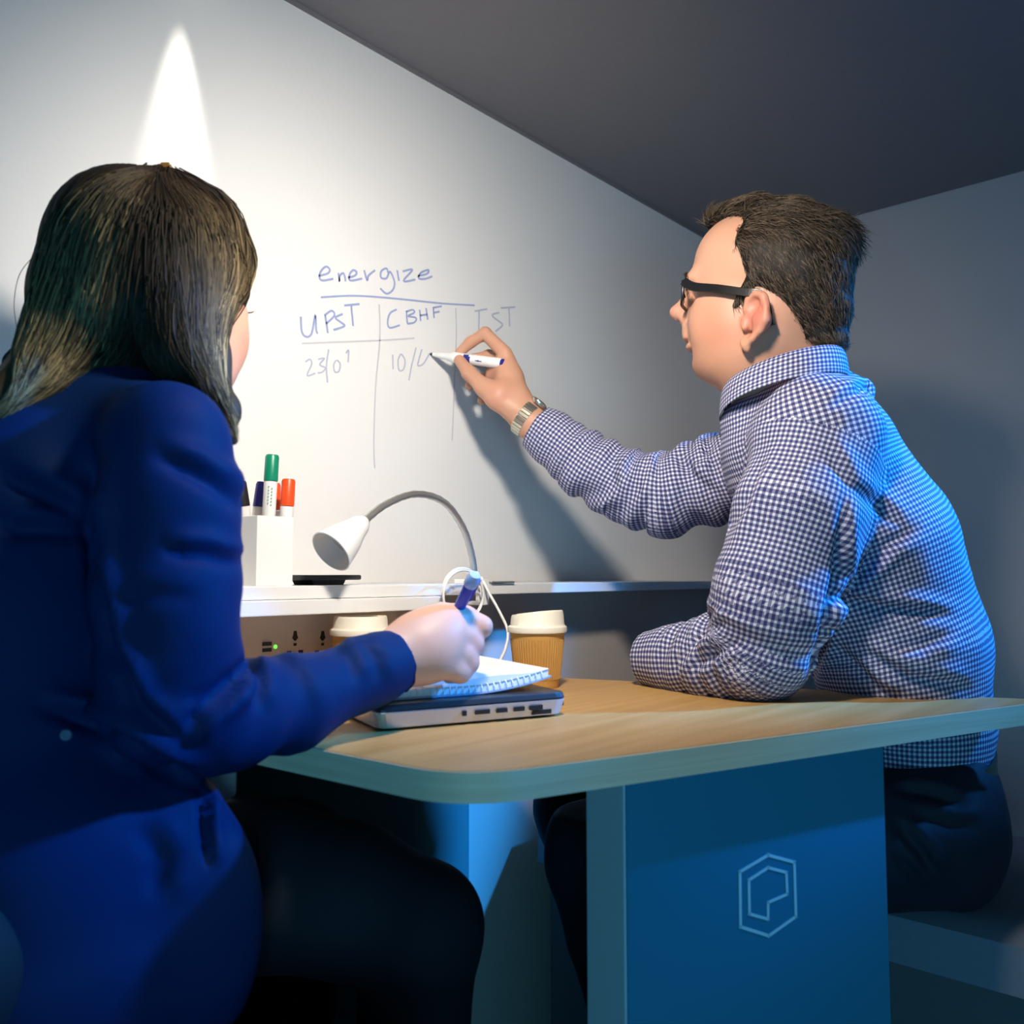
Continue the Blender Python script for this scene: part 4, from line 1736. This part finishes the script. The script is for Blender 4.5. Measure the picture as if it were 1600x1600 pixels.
tor = [(at(1425, 1230, 1.2), .14), (at(1420, 1120, 1.2), .15), (at(1395, 1000, 1.2), .155), (at(1345, 860, 1.2), .155), (at(1285, 720, 1.2), .15), (at(1250, 600, 1.2), .14)]
uv = cloth_uv(V, F, [([p for p, r in tor], [r for p, r in tor]), ([p for p, r in armL], [r for p, r in armL]), ([p for p, r in armR], [r for p, r in armR])], which)
shirt = fast_obj('shirt', V, F, M['gingham'], man, uv=uv)

# collar: folded band around the neck
nU = 72
rows = []
topc, botc = at(1229, 572, 1.185), at(1229, 612, 1.185)
for r_i, (fx, fy, bx, by, latr, cpx) in enumerate((((1143), 612, 1312, 552, .066, 0), (1136, 604, 1317, 541, .072, 0), (1130, 622, 1322, 560, .079, 0), (1128, 652, 1326, 590, .088, 1))):
    a_ = H.px(fx, fy, 0)
    b_ = H.px(bx, by, 0)
    c_ = (a_ + b_) / 2
    hv = (a_ - b_) / 2
    row = []
    for k in range(nU):
        th = 2 * math.pi * k / nU
        row.append(c_ + hv * math.cos(th) + H.l * latr * math.sin(th) - UPV * (.010 * cpx * max(0, math.cos(th)) ** 4))
    rows.append(row)
CV = np.array(rows).reshape(-1, 3)
CF = []
for r_i in range(3):
    for k in range(nU):
        if (k == 0 or k == nU - 1) and r_i >= 1:
            continue
        j = (k + 1) % nU
        CF.append((r_i * nU + k, r_i * nU + j, (r_i + 1) * nU + j, (r_i + 1) * nU + k))
uvc = []
per = 2 * math.pi * .085
for f_ in CF:
    for vi in f_:
        k = vi % nU
        r_i = vi // nU
        kk = k if k <= nU / 2 else k - nU
        uvc.append((kk / nU * per, [0, .010, .030, .055][r_i]))
co = fast_obj('collar', CV, np.array(CF), M['gingham'], man, uv=np.array(uvc))
so = co.modifiers.new('thick', 'SOLIDIFY')
so.thickness = .002
sb_ = co.modifiers.new('sub', 'SUBSURF')
sb_.levels = sb_.render_levels = 1

# ---- trousers, belt, shoes
Tr = Field()
Tr.ell(at(1456, 1290, 1.2), (.080, .150, .110), np.stack([np.cross(lat, UPV), lat, UPV]), .05)
Tr.ell(at(1432, 1215, 1.2), (.080, .142, .07), np.stack([np.cross(lat, UPV), lat, UPV]), .05)
kneeL, kneeR = at(948, 1315, 1.05), at(912, 1330, 1.30)
kneeL[2], kneeR[2] = .545, .535
hipL, hipR = at(1420, 1310, 1.12), at(1430, 1310, 1.29)
hipL[2] = hipR[2] = BENCHZ + .098
anL, anR = kneeL + RGT * .10 + FWD * .05, kneeR + RGT * .10
anL[2] = anR[2] = .11
Tr.chain([(hipL, .098), ((hipL + kneeL) / 2, .086), (kneeL, .070)], .03)
Tr.chain([(kneeL, .069), ((kneeL + anL) / 2, .062), (anL, .055)], .02)
Tr.chain([(hipR, .098), ((hipR + kneeR) / 2, .086), (kneeR, .068)], .03)
Tr.chain([(kneeR, .066), ((kneeR + anR) / 2, .060), (anR, .054)], .02)
beltc = at(1446, 1168, 1.2)


def tr_post(P, d):
    d = np.maximum(d, P[:, 2] - (beltc[2] + .004 + ((P - beltc) @ RGT) * .10))
    return np.maximum(d, np.maximum(.075 - P[:, 2], -1))


V, F = Tr.mesh(0.0055, 2, post=tr_post)
N_ = normals(V, F)
V = V + N_ * (noise3(V * [12, 12, 18] + 9) * .004 + noise3(V * 35) * .0015)[:, None]
N_ = normals(V, F)
V = creases(V, N_, [([(1390, 1230), (1450, 1240), (1520, 1260)], 9, .006), ([(1395, 1280), (1440, 1330), (1460, 1370)], 9, .006),
                    ([(1395, 1330), (1430, 1370), (1440, 1395)], 8, .005), ([(1420, 1270), (1490, 1290), (1540, 1290)], 10, .005)])
V[:, 2] = np.where((V[:, 2] < BENCHZ + .001) & (V[:, 0] > 1.16) & (V[:, 2] > .3), BENCHZ + .001, V[:, 2])
fast_obj('trousers', V, F, M['trouser'], man)
bl = []
for k in range(72):
    th = 2 * math.pi * k / 72
    o_ = np.cross(lat, UPV) * .074 * math.cos(th) + lat * .128 * math.sin(th)
    bl.append(beltc + o_ + UPV * (o_ @ RGT) * .10 - UPV * .008)
bl = np.array(bl)
up_ = UPV * .016
bc = bl.mean(0)
out_ = (bl - bc) * [1, 1, 0]
out_ /= np.linalg.norm(out_, axis=1, keepdims=True)
BV = np.concatenate([bl - up_, bl + up_, bl + up_ + out_ * .004, bl - up_ + out_ * .004])
BFc = []
for k in range(72):
    j = (k + 1) % 72
    for r_i in range(4):
        s_ = (r_i + 1) % 4
        BFc.append((r_i * 72 + k, r_i * 72 + j, s_ * 72 + j, s_ * 72 + k))
obj('belt', (BV, BFc), M['belt'], man, True, auto=40)


def shoe(an, fwd):
    f = Field()
    fwd = nrm(fwd * np.array([1, 1, 0]))
    s_ = np.cross(UPV, fwd)
    b = an * [1, 1, 0]
    f.ell(b + UPV * .045 - fwd * .01, (.05, .036, .045), np.stack([fwd, s_, UPV]), .03)
    f.ell(b + UPV * .030 + fwd * .11, (.09, .042, .034), np.stack([fwd, s_, UPV]), .03)
    f.cap(b + UPV * .06, b + UPV * .10, .036, .038, .02)

    def pf(P, d):
        return np.maximum(d, .002 - P[:, 2])
    return f.mesh(.005, 1, post=pf)


for a_ in (anL, anR):
    V, F = shoe(a_, -RGT)
    fast_obj('shoe', V, F, M['shoe'], man)

# ---- wristwatch
wd = nrm(at(862, 684, 1.453) - WR)
wc = at(822, 655, 1.462)
wu = nrm(np.cross(wd, nrm(CAMP - wc)))
wv = np.cross(wd, wu)
if wu[2] < 0:
    wu, wv = -wu, -wv
watch = obj('wristwatch', lathe(wc + wu * .0285 - wv * .004, nrm(wu - wv * .15), [(.0155, 0), (.0170, .002), (.0170, .0065), (.0150, .0085)], 28), M['watch'], man, True, auto=40,
            label='steel wristwatch with link bracelet')
obj('dial', lathe(wc + wu * .0285 - wv * .004 + nrm(wu - wv * .15) * .0082, nrm(wu - wv * .15), [(.0142, 0), (.0142, .0008)], 28), M['watchdial'], watch)
nl = 30
for k in range(nl):
    th = 2 * math.pi * k / nl
    if math.cos(th) > .86:
        continue
    o_ = wu * math.cos(th) * .0300 + wv * math.sin(th) * .0300
    t_ = -wu * math.sin(th) + wv * math.cos(th)
    w_ = .0098 - .0014 * (1 - math.cos(th)) / 2
    obj('bracelet_link', obox(wc + o_, t_, wd, nrm(o_), .0027, w_, .0013), M['watch'], watch, bevel=.0006)

# ---- marker in his hand
tipP = on_y(672, 553, WALL - .0006)
tail = at(789, 569, 1.468)
ma = nrm(tail - tipP)
ML = np.linalg.norm(tail - tipP)
mk = thing('marker', 'white marker with blue end in the man\'s writing hand', 'marker', tipP)
obj('nib', lathe(tipP, ma, [(.0012, 0), (.0026, .0015), (.0028, .007)], 14), M['black'], mk, True, auto=50)
obj('barrel', lathe(tipP, ma, [(.0032, .006), (.0042, .012), (.0062, .032), (.0072, .040), (.0088, .043), (.0090, .050), (.0090, ML - .004)], 24), M['white'], mk, True, auto=40)
obj('end_plug', lathe(tipP, ma, [(.0091, ML - .006), (.0091, ML - .001), (.0080, ML), (.006, ML), (.0055, ML - .001)], 24), M['navyplastic'], mk, True, auto=40)
vw = nrm(CAMP - tail)
vw = nrm(vw - ma * (vw @ ma))
sd_ = np.cross(ma, vw)


def on_barrel(h0, h1, t0, t1, nseg=6):
    vv, ff = [], []
    for i in range(nseg + 1):
        th = t0 + (t1 - t0) * i / nseg
        for h in (h0, h1):
            vv.append(tipP + ma * h + (vw * math.cos(th) + sd_ * math.sin(th)) * .0092)
    for i in range(nseg):
        ff.append((2 * i, 2 * i + 1, 2 * i + 3, 2 * i + 2))
    return np.array(vv), ff


obj('printed_mark', join(on_barrel(.070, .080, -.9, .2), on_barrel(.078, .0835, -.5, .75)), M['navyplastic'], mk)
obj('printed_mark', join(on_barrel(.0985, .1005, -.1, .25), on_barrel(.0945, .1065, .02, .2)), M['navyplastic'], mk)
# ------------------------------------------------------------------ the woman
M['blazer'] = mat('navy_blazer_cloth', (0.0013, 0.020, 0.092), 0.65, spec=0.12, bump=0.12, bscale=1200)
M['blouse'] = mat('white_blouse', (0.7, 0.68, 0.70), 0.7)
M['button'] = mat('blazer_button', (0.16, 0.22, 0.30), 0.3)
M['wtrouser'] = mat('black_trouser_cloth', (0.006, 0.007, 0.014), 0.8, bump=0.2, bscale=900)
M['hairclip'] = mat('amber_hair_clip', (0.20, 0.10, 0.02), 0.3)
wo = thing('person', 'long-haired woman in navy blazer seen from behind, holding a pen', 'person', np.array([0.18, 0.78, 0.0]), 'people in the booth')
W = Head(at(240, 447, .865), np.array([.97, .25, 0]), math.radians(-8))
B = Field()
sk = [
    ((-.012, 0, .014), (.090, .072, .074)), ((.043, 0, .002), (.052, .058, .060)), ((.046, 0, -.045), (.050, .052, .070)),
]
for c_, r_ in sk:
    B.ell(W.loc(*c_), r_, W.A, .03)
B.ell(W.loc(.078, 0, -.108), (.018, .020, .017), W.A, .03)
for sg in (1, -1):
    B.ell(W.loc(.062, .030 * sg, -.040), (.030, .022, .030), W.A, .03)
    B.ell(W.loc(.025, .038 * sg, -.080), (.045, .020, .028), W.A, .03)
    B.ell(W.loc(.096, .030 * sg, .002), (.010, .016, .009), W.A, .012, True)
    B.ell(W.loc(.082, .030 * sg, .000), (.013, .014, .011), W.A, .006)
    B.ell(W.loc(.103, .010 * sg, -.048), (.008, .006, .006), W.A, .006)
B.cap(W.loc(.094, 0, .005), W.loc(.113, 0, -.038), .007, .0085, .010)
B.ell(W.loc(.097, 0, -.072), (.010, .018, .006), W.A, .008)
B.ell(W.loc(.095, 0, -.083), (.009, .016, .006), W.A, .008)
B.ell(W.loc(.107, 0, -.0775), (.008, .022, .0015), W.A, .003, True)
nk = at(185, 650, .83)
B.cap(W.loc(-.015, 0, -.05), nk, .048, .044, .03)
RS, LS = at(262, 698, .685), np.array([.25, .890, 0.905])
B.chain([(nk, .042), (at(95, 850, .78), .06), (at(50, 1150, .75), .06)], .02)
B.chain([(RS, .034), (at(190, 690, .79), .036), (LS, .036)], .02)
RE, RW = at(272, 1080, .680), at(630, 1022, .868)
B.chain([(RS, .034), (at(264, 880, .675), .034), (RE, .032), (at(420, 1108, .76), .026), (RW, .0255)], .02)
# right hand closed round the pen, seen from the back
B.chain([(RW, .0260), (at(655, 1006, .882), .0285), (at(682, 992, .892), .0270)], .014)
B.ell(at(668, 1018, .874), (.034, .026, .030), np.stack([RGT, FWD, UPV]), .02)
B.ell(at(712, 965, .908), (.020, .016, .014), np.stack([RGT, FWD, UPV]), .012)
B.ell(at(690, 985, .890), (.024, .022, .020), np.stack([RGT, FWD, UPV]), .02)
B.chain([(at(697, 974, .893), .0140), (at(728, 968, .902), .0122), (at(752, 979, .906), .0108), (at(738, 990, .925), .0095)], .006)
B.chain([(at(702, 992, .884), .0140), (at(726, 996, .893), .0120), (at(739, 1008, .898), .0105), (at(722, 1018, .918), .0092)], .006)
B.chain([(at(698, 1014, .876), .0135), (at(722, 1024, .885), .0115), (at(732, 1036, .890), .0100), (at(712, 1042, .908), .0090)], .006)
B.chain([(at(688, 1036, .868), .0125), (at(710, 1046, .877), .0105), (at(720, 1052, .884), .0092), (at(702, 1056, .898), .0080)], .006)
B.chain([(at(660, 985, .905), .015), (at(690, 962, .922), .0125), (at(716, 962, .928), .0105), (at(732, 970, .928), .009)], .008)
# left hand resting on the bench side, out of view
LE, LW = np.array([.28, .85, .72]), np.array([.36, .74, .655])
B.chain([(LS, .036), (LE, .033), (LW, .025)], .02)
B.chain([(LW, .025), (LW + [.05, -.01, -.015], .024)], .012)
for i in range(4):
    o_ = np.array([.055, -.025 + .015 * i, -.015])
    B.chain([(LW + o_, .0105), (LW + o_ + [.035, -.004, -.004], .009), (LW + o_ + [.058, -.004, -.014], .0075)], .004)
B.chain([(LW + [.02, -.02, 0], .012), (LW + [.05, -.045, -.012], .009)], .006)
V, F = B.mesh(0.0026, 1)
col = np.tile(np.array([.66, .40, .31]), (len(V), 1))


def wblush(p, r, c, w):
    g = np.exp(-(np.linalg.norm(V - p, axis=1) / r) ** 2)[:, None] * w
    col[:] = col * (1 - g) + np.array(c) * g


wblush(W.loc(.07, .035, -.04), .03, (.66, .27, .20), .6)
wblush(W.loc(.10, 0, -.078), .014, (.60, .22, .20), .8)
wblush(at(738, 1008, .898), .014, (.66, .27, .25), .6)
wblush(at(732, 1036, .89), .012, (.66, .30, .28), .5)
fast_obj('body', V, F, M['skin'], wo, col=col)
for sg in (1, -1):
    p = W.loc(.0845, .030 * sg, .000)
    obj('eye', lathe(p - W.f * .0115, W.f, [(.0115 * math.sin(t), .0115 * (1 - math.cos(t))) for t in np.linspace(.02, math.pi - .02, 14)], 18), M['eye'], wo, True)
ls_ = []
for sg in (1, -1):
    for k in range(16):
        a_ = -.9 + 1.8 * k / 15
        p = W.loc(.0915, .030 * sg + .011 * math.sin(a_), .005)
        ls_.append([p, p + W.f * .003 + W.u * .0005 + W.l * sg * .004 * math.sin(a_), p + W.f * .005 + W.u * .0035 + W.l * sg * .006 * math.sin(a_)])
lv, lf_, lc = strands(np.array(ls_), np.full(len(ls_), .0004), np.tile(np.array([.01, .008, .006]), (len(ls_), 3, 1)))
nb_ = len(lv) // 2
for h_ in (0, 1):
    fast_obj('eyelashes', lv[h_ * nb_:(h_ + 1) * nb_], lf_[h_ * len(lf_) // 2:(h_ + 1) * len(lf_) // 2] - h_ * nb_, M['hair'], wo, col=lc[h_ * nb_:(h_ + 1) * nb_])

# ---- blazer
J = Field()
yW = np.array([0.0, 1.0, 0.0])
J.chain([(at(165, 712, .81), .082), (at(112, 800, .785), .112), (at(75, 960, .765), .118), (at(62, 1120, .75), .112)], .02, yW, .86)
J.chain([(at(262, 690, .69), .046), (at(195, 668, .80), .048), (LS, .050)], .03)
armW = [(at(262, 697, .688), .0470), (at(268, 800, .678), .0505), (at(262, 940, .672), .0520), (at(266, 1080, .680), .0520), (at(330, 1122, .705), .0430),
        (at(440, 1103, .765), .0375), (at(560, 1058, .828), .0345), (at(632, 1026, .868), .0335)]
J.chain(armW, .012)
J.chain([(LS, .048), (LE, .042), (LW, .034)], .02)
# skirt of the jacket over the hip
J.chain([(at(62, 1195, .745), .105), (at(95, 1330, .735), .115), (at(110, 1460, .735), .125)], .02)
J.ell(at(225, 1365, .72), (.075, .042, .080), np.stack([RGT, FWD, UPV]), .03)
J.ell(at(300, 1460, .72), (.055, .035, .085), np.stack([RGT, FWD, UPV]), .03)
ca = nrm(armW[-1][0] - armW[-2][0])
cw = at(622, 1030, .863)
J.cap(cw - ca * .03, cw + ca * .05, .0272, .0272, .002, sub=True)


def j_post(P, d):
    d = d.copy()
    m = d < .06
    Q = P[m]
    e = d[m]
    near = np.linalg.norm(Q - cw, axis=1) < .08
    e = np.where(near, np.maximum(e, (Q - cw) @ ca), e)
    e = np.maximum(e, .52 - Q[:, 2])
    d[m] = e
    return d


V, F = J.mesh(0.0040, 2, post=j_post)
N_ = normals(V, F)
dA, sA = chain_dist(V, armW)
onarm = dA < .014
wave = noise3(V * [9, 9, 12] + 2) * .0035 + noise3(V * 24 + 7) * .0010
wr = np.sin(sA * 95 + 3 * noise3(V * 11)) * .0022 * np.clip((sA - .06) / .1, 0, 1) * np.clip((.62 - sA) / .08, 0, 1)
V = V + N_ * (wave + np.where(onarm, wr, 0))[:, None]
N_ = normals(V, F)
V = creases(V, N_, [
    ([(235, 712), (300, 735), (350, 765), (385, 805)], 13, .0075),
    ([(250, 862), (320, 866), (390, 884)], 11, .0065),
    ([(150, 940), (240, 930), (330, 940)], 14, .002),
    ([(400, 1020), (360, 1075), (315, 1112), (285, 1150)], 11, .010),
    ([(385, 1025), (402, 1060), (400, 1110)], 10, .006),
    ([(370, 1050), (335, 1082), (280, 1100)], 11, .004),
    ([(152, 690), (143, 800), (150, 900), (172, 1010), (215, 1100), (300, 1178)], 11, .011),
    ([(-10, 740), (60, 770), (120, 805), (160, 850)], 16, .009),
    ([(-10, 828), (70, 826), (150, 835)], 14, .008),
    ([(50, 1100), (130, 1125), (190, 1155), (260, 1195), (330, 1232)], 12, .012),
    ([(318, 1225), (320, 1290), (328, 1360)], 7, .010),
    ([(515, 1010), (545, 1030), (555, 1070)], 11, .003),
    ([(560, 1005), (588, 1030), (592, 1070)], 10, .003),
    ([(215, 1280), (250, 1340), (240, 1410)], 18, .005),
])
V = laplace(V, F, 0.35)
blz = fast_obj('blazer', V, F, M['blazer'], wo)
BZ_V = V

bp = at(110, 1140, .735)
# button sits on the jacket surface
qd = np.linalg.norm(proj(V) - np.array([110, 1140]), axis=1)
fr = np.where((qd < 14) & (((CAMP - V) * N_).sum(1) > 0))[0]
if len(fr):
    i_ = fr[np.argmin((V[fr] - CAMP) @ FWD)]
    obj('button', lathe(V[i_] - N_[i_] * .001, N_[i_], [(.0038, 0), (.0042, .0012), (.0032, .0022), (.0015, .0019)], 20), M['button'], wo, True, auto=40)
# white blouse showing between jacket and table edge
Bl = Field()
Bl.ell(at(334, 1214, .80), (.018, .03, .024), np.stack([RGT, FWD, UPV]), .02)
V, F = Bl.mesh(.005, 1)
fast_obj('blouse', V, F, M['blouse'], wo)

# ---- trousers and shoes
T = Field()
hipW = at(120, 1430, .84)
hipW[2] = .60
k1 = at(655, 1447, .905)
a1 = k1 - RGT * .02 + FWD * .03
a1[2] = .11
T.ell(np.array([.17, .80, .60]), (.14, .17, .10), None, .04)
T.chain([(at(250, 1395, .83), .078), (at(400, 1378, .845), .071), (at(545, 1404, .875), .066), (k1, .060)], .03)
T.chain([(k1, .060), ((k1 + a1) / 2 - UPV * .02, .054), (a1, .048)], .02)
k2 = np.array([.60, .86, .545])
a2 = np.array([.58, .88, .11])
T.chain([(np.array([.20, .88, .59]), .085), (k2, .066)], .03)
T.chain([(k2, .064), (a2, .048)], .02)


def t_post(P, d):
    return np.maximum(d, .075 - P[:, 2])


V, F = T.mesh(.0055, 2, post=t_post)
N_ = normals(V, F)
V = V + N_ * (noise3(V * [12, 12, 18] + 4) * .003)[:, None]
fast_obj('trousers', V, F, M['wtrouser'], wo)
for a_ in (a1, a2):
    V, F = shoe(a_, np.array([1.0, 0.1, 0]))
    fast_obj('shoe', V, F, M['shoe'], wo)

# ---- long hair
HV_ = Field()
HV_.ell(W.loc(-.012, 0, .0215), (.099, .082, .087), W.A, .02)
HV_.ell(W.loc(.016, 0, .0235), (.078, .077, .076), W.A, .02)
HV_.chain([(at(170, 370, .85), .048), (at(125, 460, .84), .042), (at(108, 535, .80), .037), (at(62, 596, .752), .025), (at(0, 635, .725), .020), (at(-60, 670, .71), .018)], .02)
HV_.chain([(at(205, 400, .80), .048), (at(190, 500, .795), .044), (at(190, 552, .80), .036)], .02)
HV_.chain([(at(265, 400, .80), .046), (at(268, 480, .785), .038), (at(285, 555, .765), .024), (at(322, 610, .745), .013)], .02)
HV_.chain([(at(318, 400, .835), .034), (at(320, 480, .82), .022), (at(330, 560, .79), .014), (at(350, 640, .76), .009), (at(366, 690, .74), .005)], .02)
# clear the cheek and brow so the face shows
HV_.ell(W.loc(.105, .0, -.050), (.052, .080, .072), W.A, .015, True)
hv, hf = HV_.mesh(.0036, 2)
hn = normals(hv, hf)
rt = at(250, 275, .86)


def hair_col(P, tone):
    """dark roots, olive-blond ends"""
    dd = np.linalg.norm(P - rt, axis=-1)
    t = np.clip((dd - .05) / .22, 0, 1)[..., None]
    root, mid_, tipc = np.array([.013, .007, .0035]), np.array([.016, .012, .008]), np.array([.27, .21, .10])
    tone = tone[..., None]
    c = root * (1 - t) + mid_ * t
    return c * (1 - tone * t) + tipc * tone * t


# grooves running down the locks
ang = np.arctan2((hv - W.c) @ W.l, (hv - W.c) @ W.f)
hv = hv + hn * (np.sin(ang * 46 + 2.0 * noise3(hv * [22, 22, 7])) * .0012 + noise3(hv * [60, 60, 9]) * .0012)[:, None]
hcol = hair_col(hv, np.full(len(hv), .10))
G = [
    [(232, 266), (155, 278), (88, 335), (60, 420), (40, 495), (28, 555), (32, 600), (5, 638), (-40, 662)],
    [(240, 264), (185, 300), (140, 385), (120, 460), (100, 535), (65, 590), (20, 632), (-10, 655), (-40, 672)],
    [(246, 266), (205, 315), (172, 400), (155, 480), (135, 545), (95, 595), (45, 630), (0, 660), (-40, 690)],
    [(250, 268), (228, 330), (208, 420), (196, 500), (188, 545), (175, 570), (150, 585), (120, 600), (80, 615)],
    [(252, 268), (248, 340), (242, 430), (238, 500), (240, 540), (248, 565), (262, 580), (278, 592), (292, 602)],
    [(256, 268), (280, 335), (290, 430), (292, 505), (302, 555), (316, 590), (330, 620), (342, 645), (350, 668)],
    [(262, 268), (315, 330), (328, 425), (322, 500), (328, 560), (338, 600), (348, 635), (356, 665), (362, 690)],
    [(268, 270), (345, 318), (370, 395), (362, 450), (338, 510), (336, 570), (346, 620), (357, 655), (364, 690)],
    [(272, 272), (352, 315), (384, 385), (388, 425), (378, 458), (346, 498), (338, 550), (346, 600), (360, 645)],
]
G = np.array(G, float)
nS, K = 5200, 22
gi = RNG.uniform(0, len(G) - 1, nS)
i0 = np.minimum(gi.astype(int), len(G) - 2)
fr = (gi - i0)[:, None, None]
ctrl = G[i0] * (1 - fr) + G[i0 + 1] * fr
# resample control polylines smoothly
tt = np.linspace(0, G.shape[1] - 1, K)
t0 = RNG.uniform(0, 3.2, nS) * (RNG.uniform(size=nS) < .55)
te = (G.shape[1] - 1) - RNG.uniform(0, 1.6, nS)
tk = t0[:, None] + (te - t0)[:, None] * np.linspace(0, 1, K)[None]
a0 = np.clip(tk.astype(int), 0, G.shape[1] - 2)
u_ = tk - a0
ii = np.arange(nS)[:, None]


def cp(k):
    return ctrl[ii, np.clip(k, 0, G.shape[1] - 1)]


p0_, p1_, p2_, p3_ = cp(a0 - 1), cp(a0), cp(a0 + 1), cp(a0 + 2)
u_ = u_[..., None]
pp = .5 * (2 * p1_ + (-p0_ + p2_) * u_ + (2 * p0_ - 5 * p1_ + 4 * p2_ - p3_) * u_ ** 2 + (-p0_ + 3 * p1_ - 3 * p2_ + p3_) * u_ ** 3)
lock = RNG.integers(0, 90, nS)
lph = RNG.uniform(0, 6.28, (90, 1))
pp[..., 0] += 9 * np.sin(tk * 1.1 + lph[lock]) + RNG.normal(0, 2.5, (nS, 1))
pp[..., 1] += RNG.normal(0, 3, (nS, 1))
# find the depth of the hair surface along every pixel ray
px_, py_ = pp[..., 0].ravel(), pp[..., 1].ravel()
x_, y_ = (px_ - 800) / FPX, (800 - py_) / FPX
c_, s_ = math.cos(PITCH), math.sin(PITCH)
RD = RGT[None] * x_[:, None] + FWD[None] * (c_ - y_ * s_)[:, None] + UPV[None] * (s_ + y_ * c_)[:, None]
RD /= (RD @ FWD)[:, None]
Z = np.full(len(RD), .70)
hit = np.zeros(len(RD), bool)
best, bz = np.full(len(RD), 1e9), np.full(len(RD), .86)
for _ in range(26):
    dd = HV_.eval(CAMP + RD * Z[:, None], .2)
    m = (dd < best) & (Z < .95)
    best[m] = dd[m]
    bz[m] = Z[m]
    hit |= dd < .0015
    Z = np.where(hit, Z, Z + np.maximum(dd, .001) * .85)
    if hit.all():
        break
Z = np.where(hit, Z, bz).reshape(nS, K)
for _ in range(3):
    Z[:, 1:-1] = (Z[:, :-2] + 2 * Z[:, 1:-1] + Z[:, 2:]) / 4
Z -= RNG.uniform(-.001, .006, (nS, 1)) + .0015
path = CAMP + RD.reshape(nS, K, 3) * Z[..., None]
ltone = RNG.uniform(0, 1, 90) ** 2.2 * 1.3
edge = np.clip(np.abs(gi - 4.0) / 2.6 - .25, .06, 1)
tone = np.clip(ltone[lock] * (edge + .6 * (gi < 2.4)) * RNG.uniform(.6, 1.2, nS), 0, 1)  # blond of left locks raised, middle lowered, to stand in for light
cols = hair_col(path, np.repeat(tone[:, None], K, 1)) * RNG.uniform(.75, 1.25, (nS, 1, 1)) * RNG.uniform(.45, 1.75, 90)[lock][:, None, None]
SV, SF, SCc = strands(path, RNG.uniform(.0004, .0009, nS), cols)
# stray curl at the left
cur = []
for (off) in (0, 3, -2):
    cur.append(spline([at(60 + off, 545, .86), at(30 + off, 540, .86), at(8 + off, 558, .86), at(5 + off, 585, .86), at(14 + off, 596, .86)], 6)[:K])
cur.append(spline([at(52, 400, .86), at(30, 430, .86), at(22, 470, .86), at(24, 500, .86), at(30, 530, .86)], 6)[:K])
cur = np.array(cur)
cV, cF, cC = strands(cur, np.array([.0011, .0008, .0008, .0004]), np.tile(np.array([.03, .02, .014]), (len(cur), cur.shape[1], 1)), False)
AV = np.concatenate([hv, SV, cV])
AF = np.concatenate([hf, SF + len(hv), cF + len(hv) + len(SV)])
fast_obj('hair', AV, AF, M['hair'], wo, col=np.concatenate([hcol, SCc, cC]))
cl_ = at(252, 267, .858)
obj('hair_clip', join(tube(spline([cl_ - RGT * .010, cl_ + UPV * .004, cl_ + RGT * .010], 5), .0035, 10),
                      obox(cl_ + UPV * .003 + RGT * .005, RGT, FWD, UPV, .004, .004, .004)), M['hairclip'], wo, True, auto=40)

# ---- pen in her hand
pt = at(743, 897, .868)
pb = at(714, 957, .897)
pa = nrm(pb - pt)
pe = thing('pen', 'blue pen upright in the woman\'s hand', 'pen', pt)
obj('pen_cap', lathe(pt, pa, [(.002, 0), (.0055, .001), (.0072, .006), (.0072, .014), (.006, .016)], 18), M['clearblue'], pe, True, auto=40)
obj('barrel', lathe(pt, pa, [(.0058, .015), (.0062, .018), (.0055, .060), (.0052, .128)], 18), M['blueplastic'], pe, True, auto=40)
obj('pen_tip', lathe(pt, pa, [(.0050, .128), (.003, .136), (.0008, .144)], 14), M['steel'], pe, True, auto=40)
s_p, t_p, _ = frame_of(pa)
obj('clip', obox(pt + pa * .022 + RGT * .0075, pa, np.cross(pa, RGT), RGT, .014, .0015, .0008), M['blueplastic'], pe)
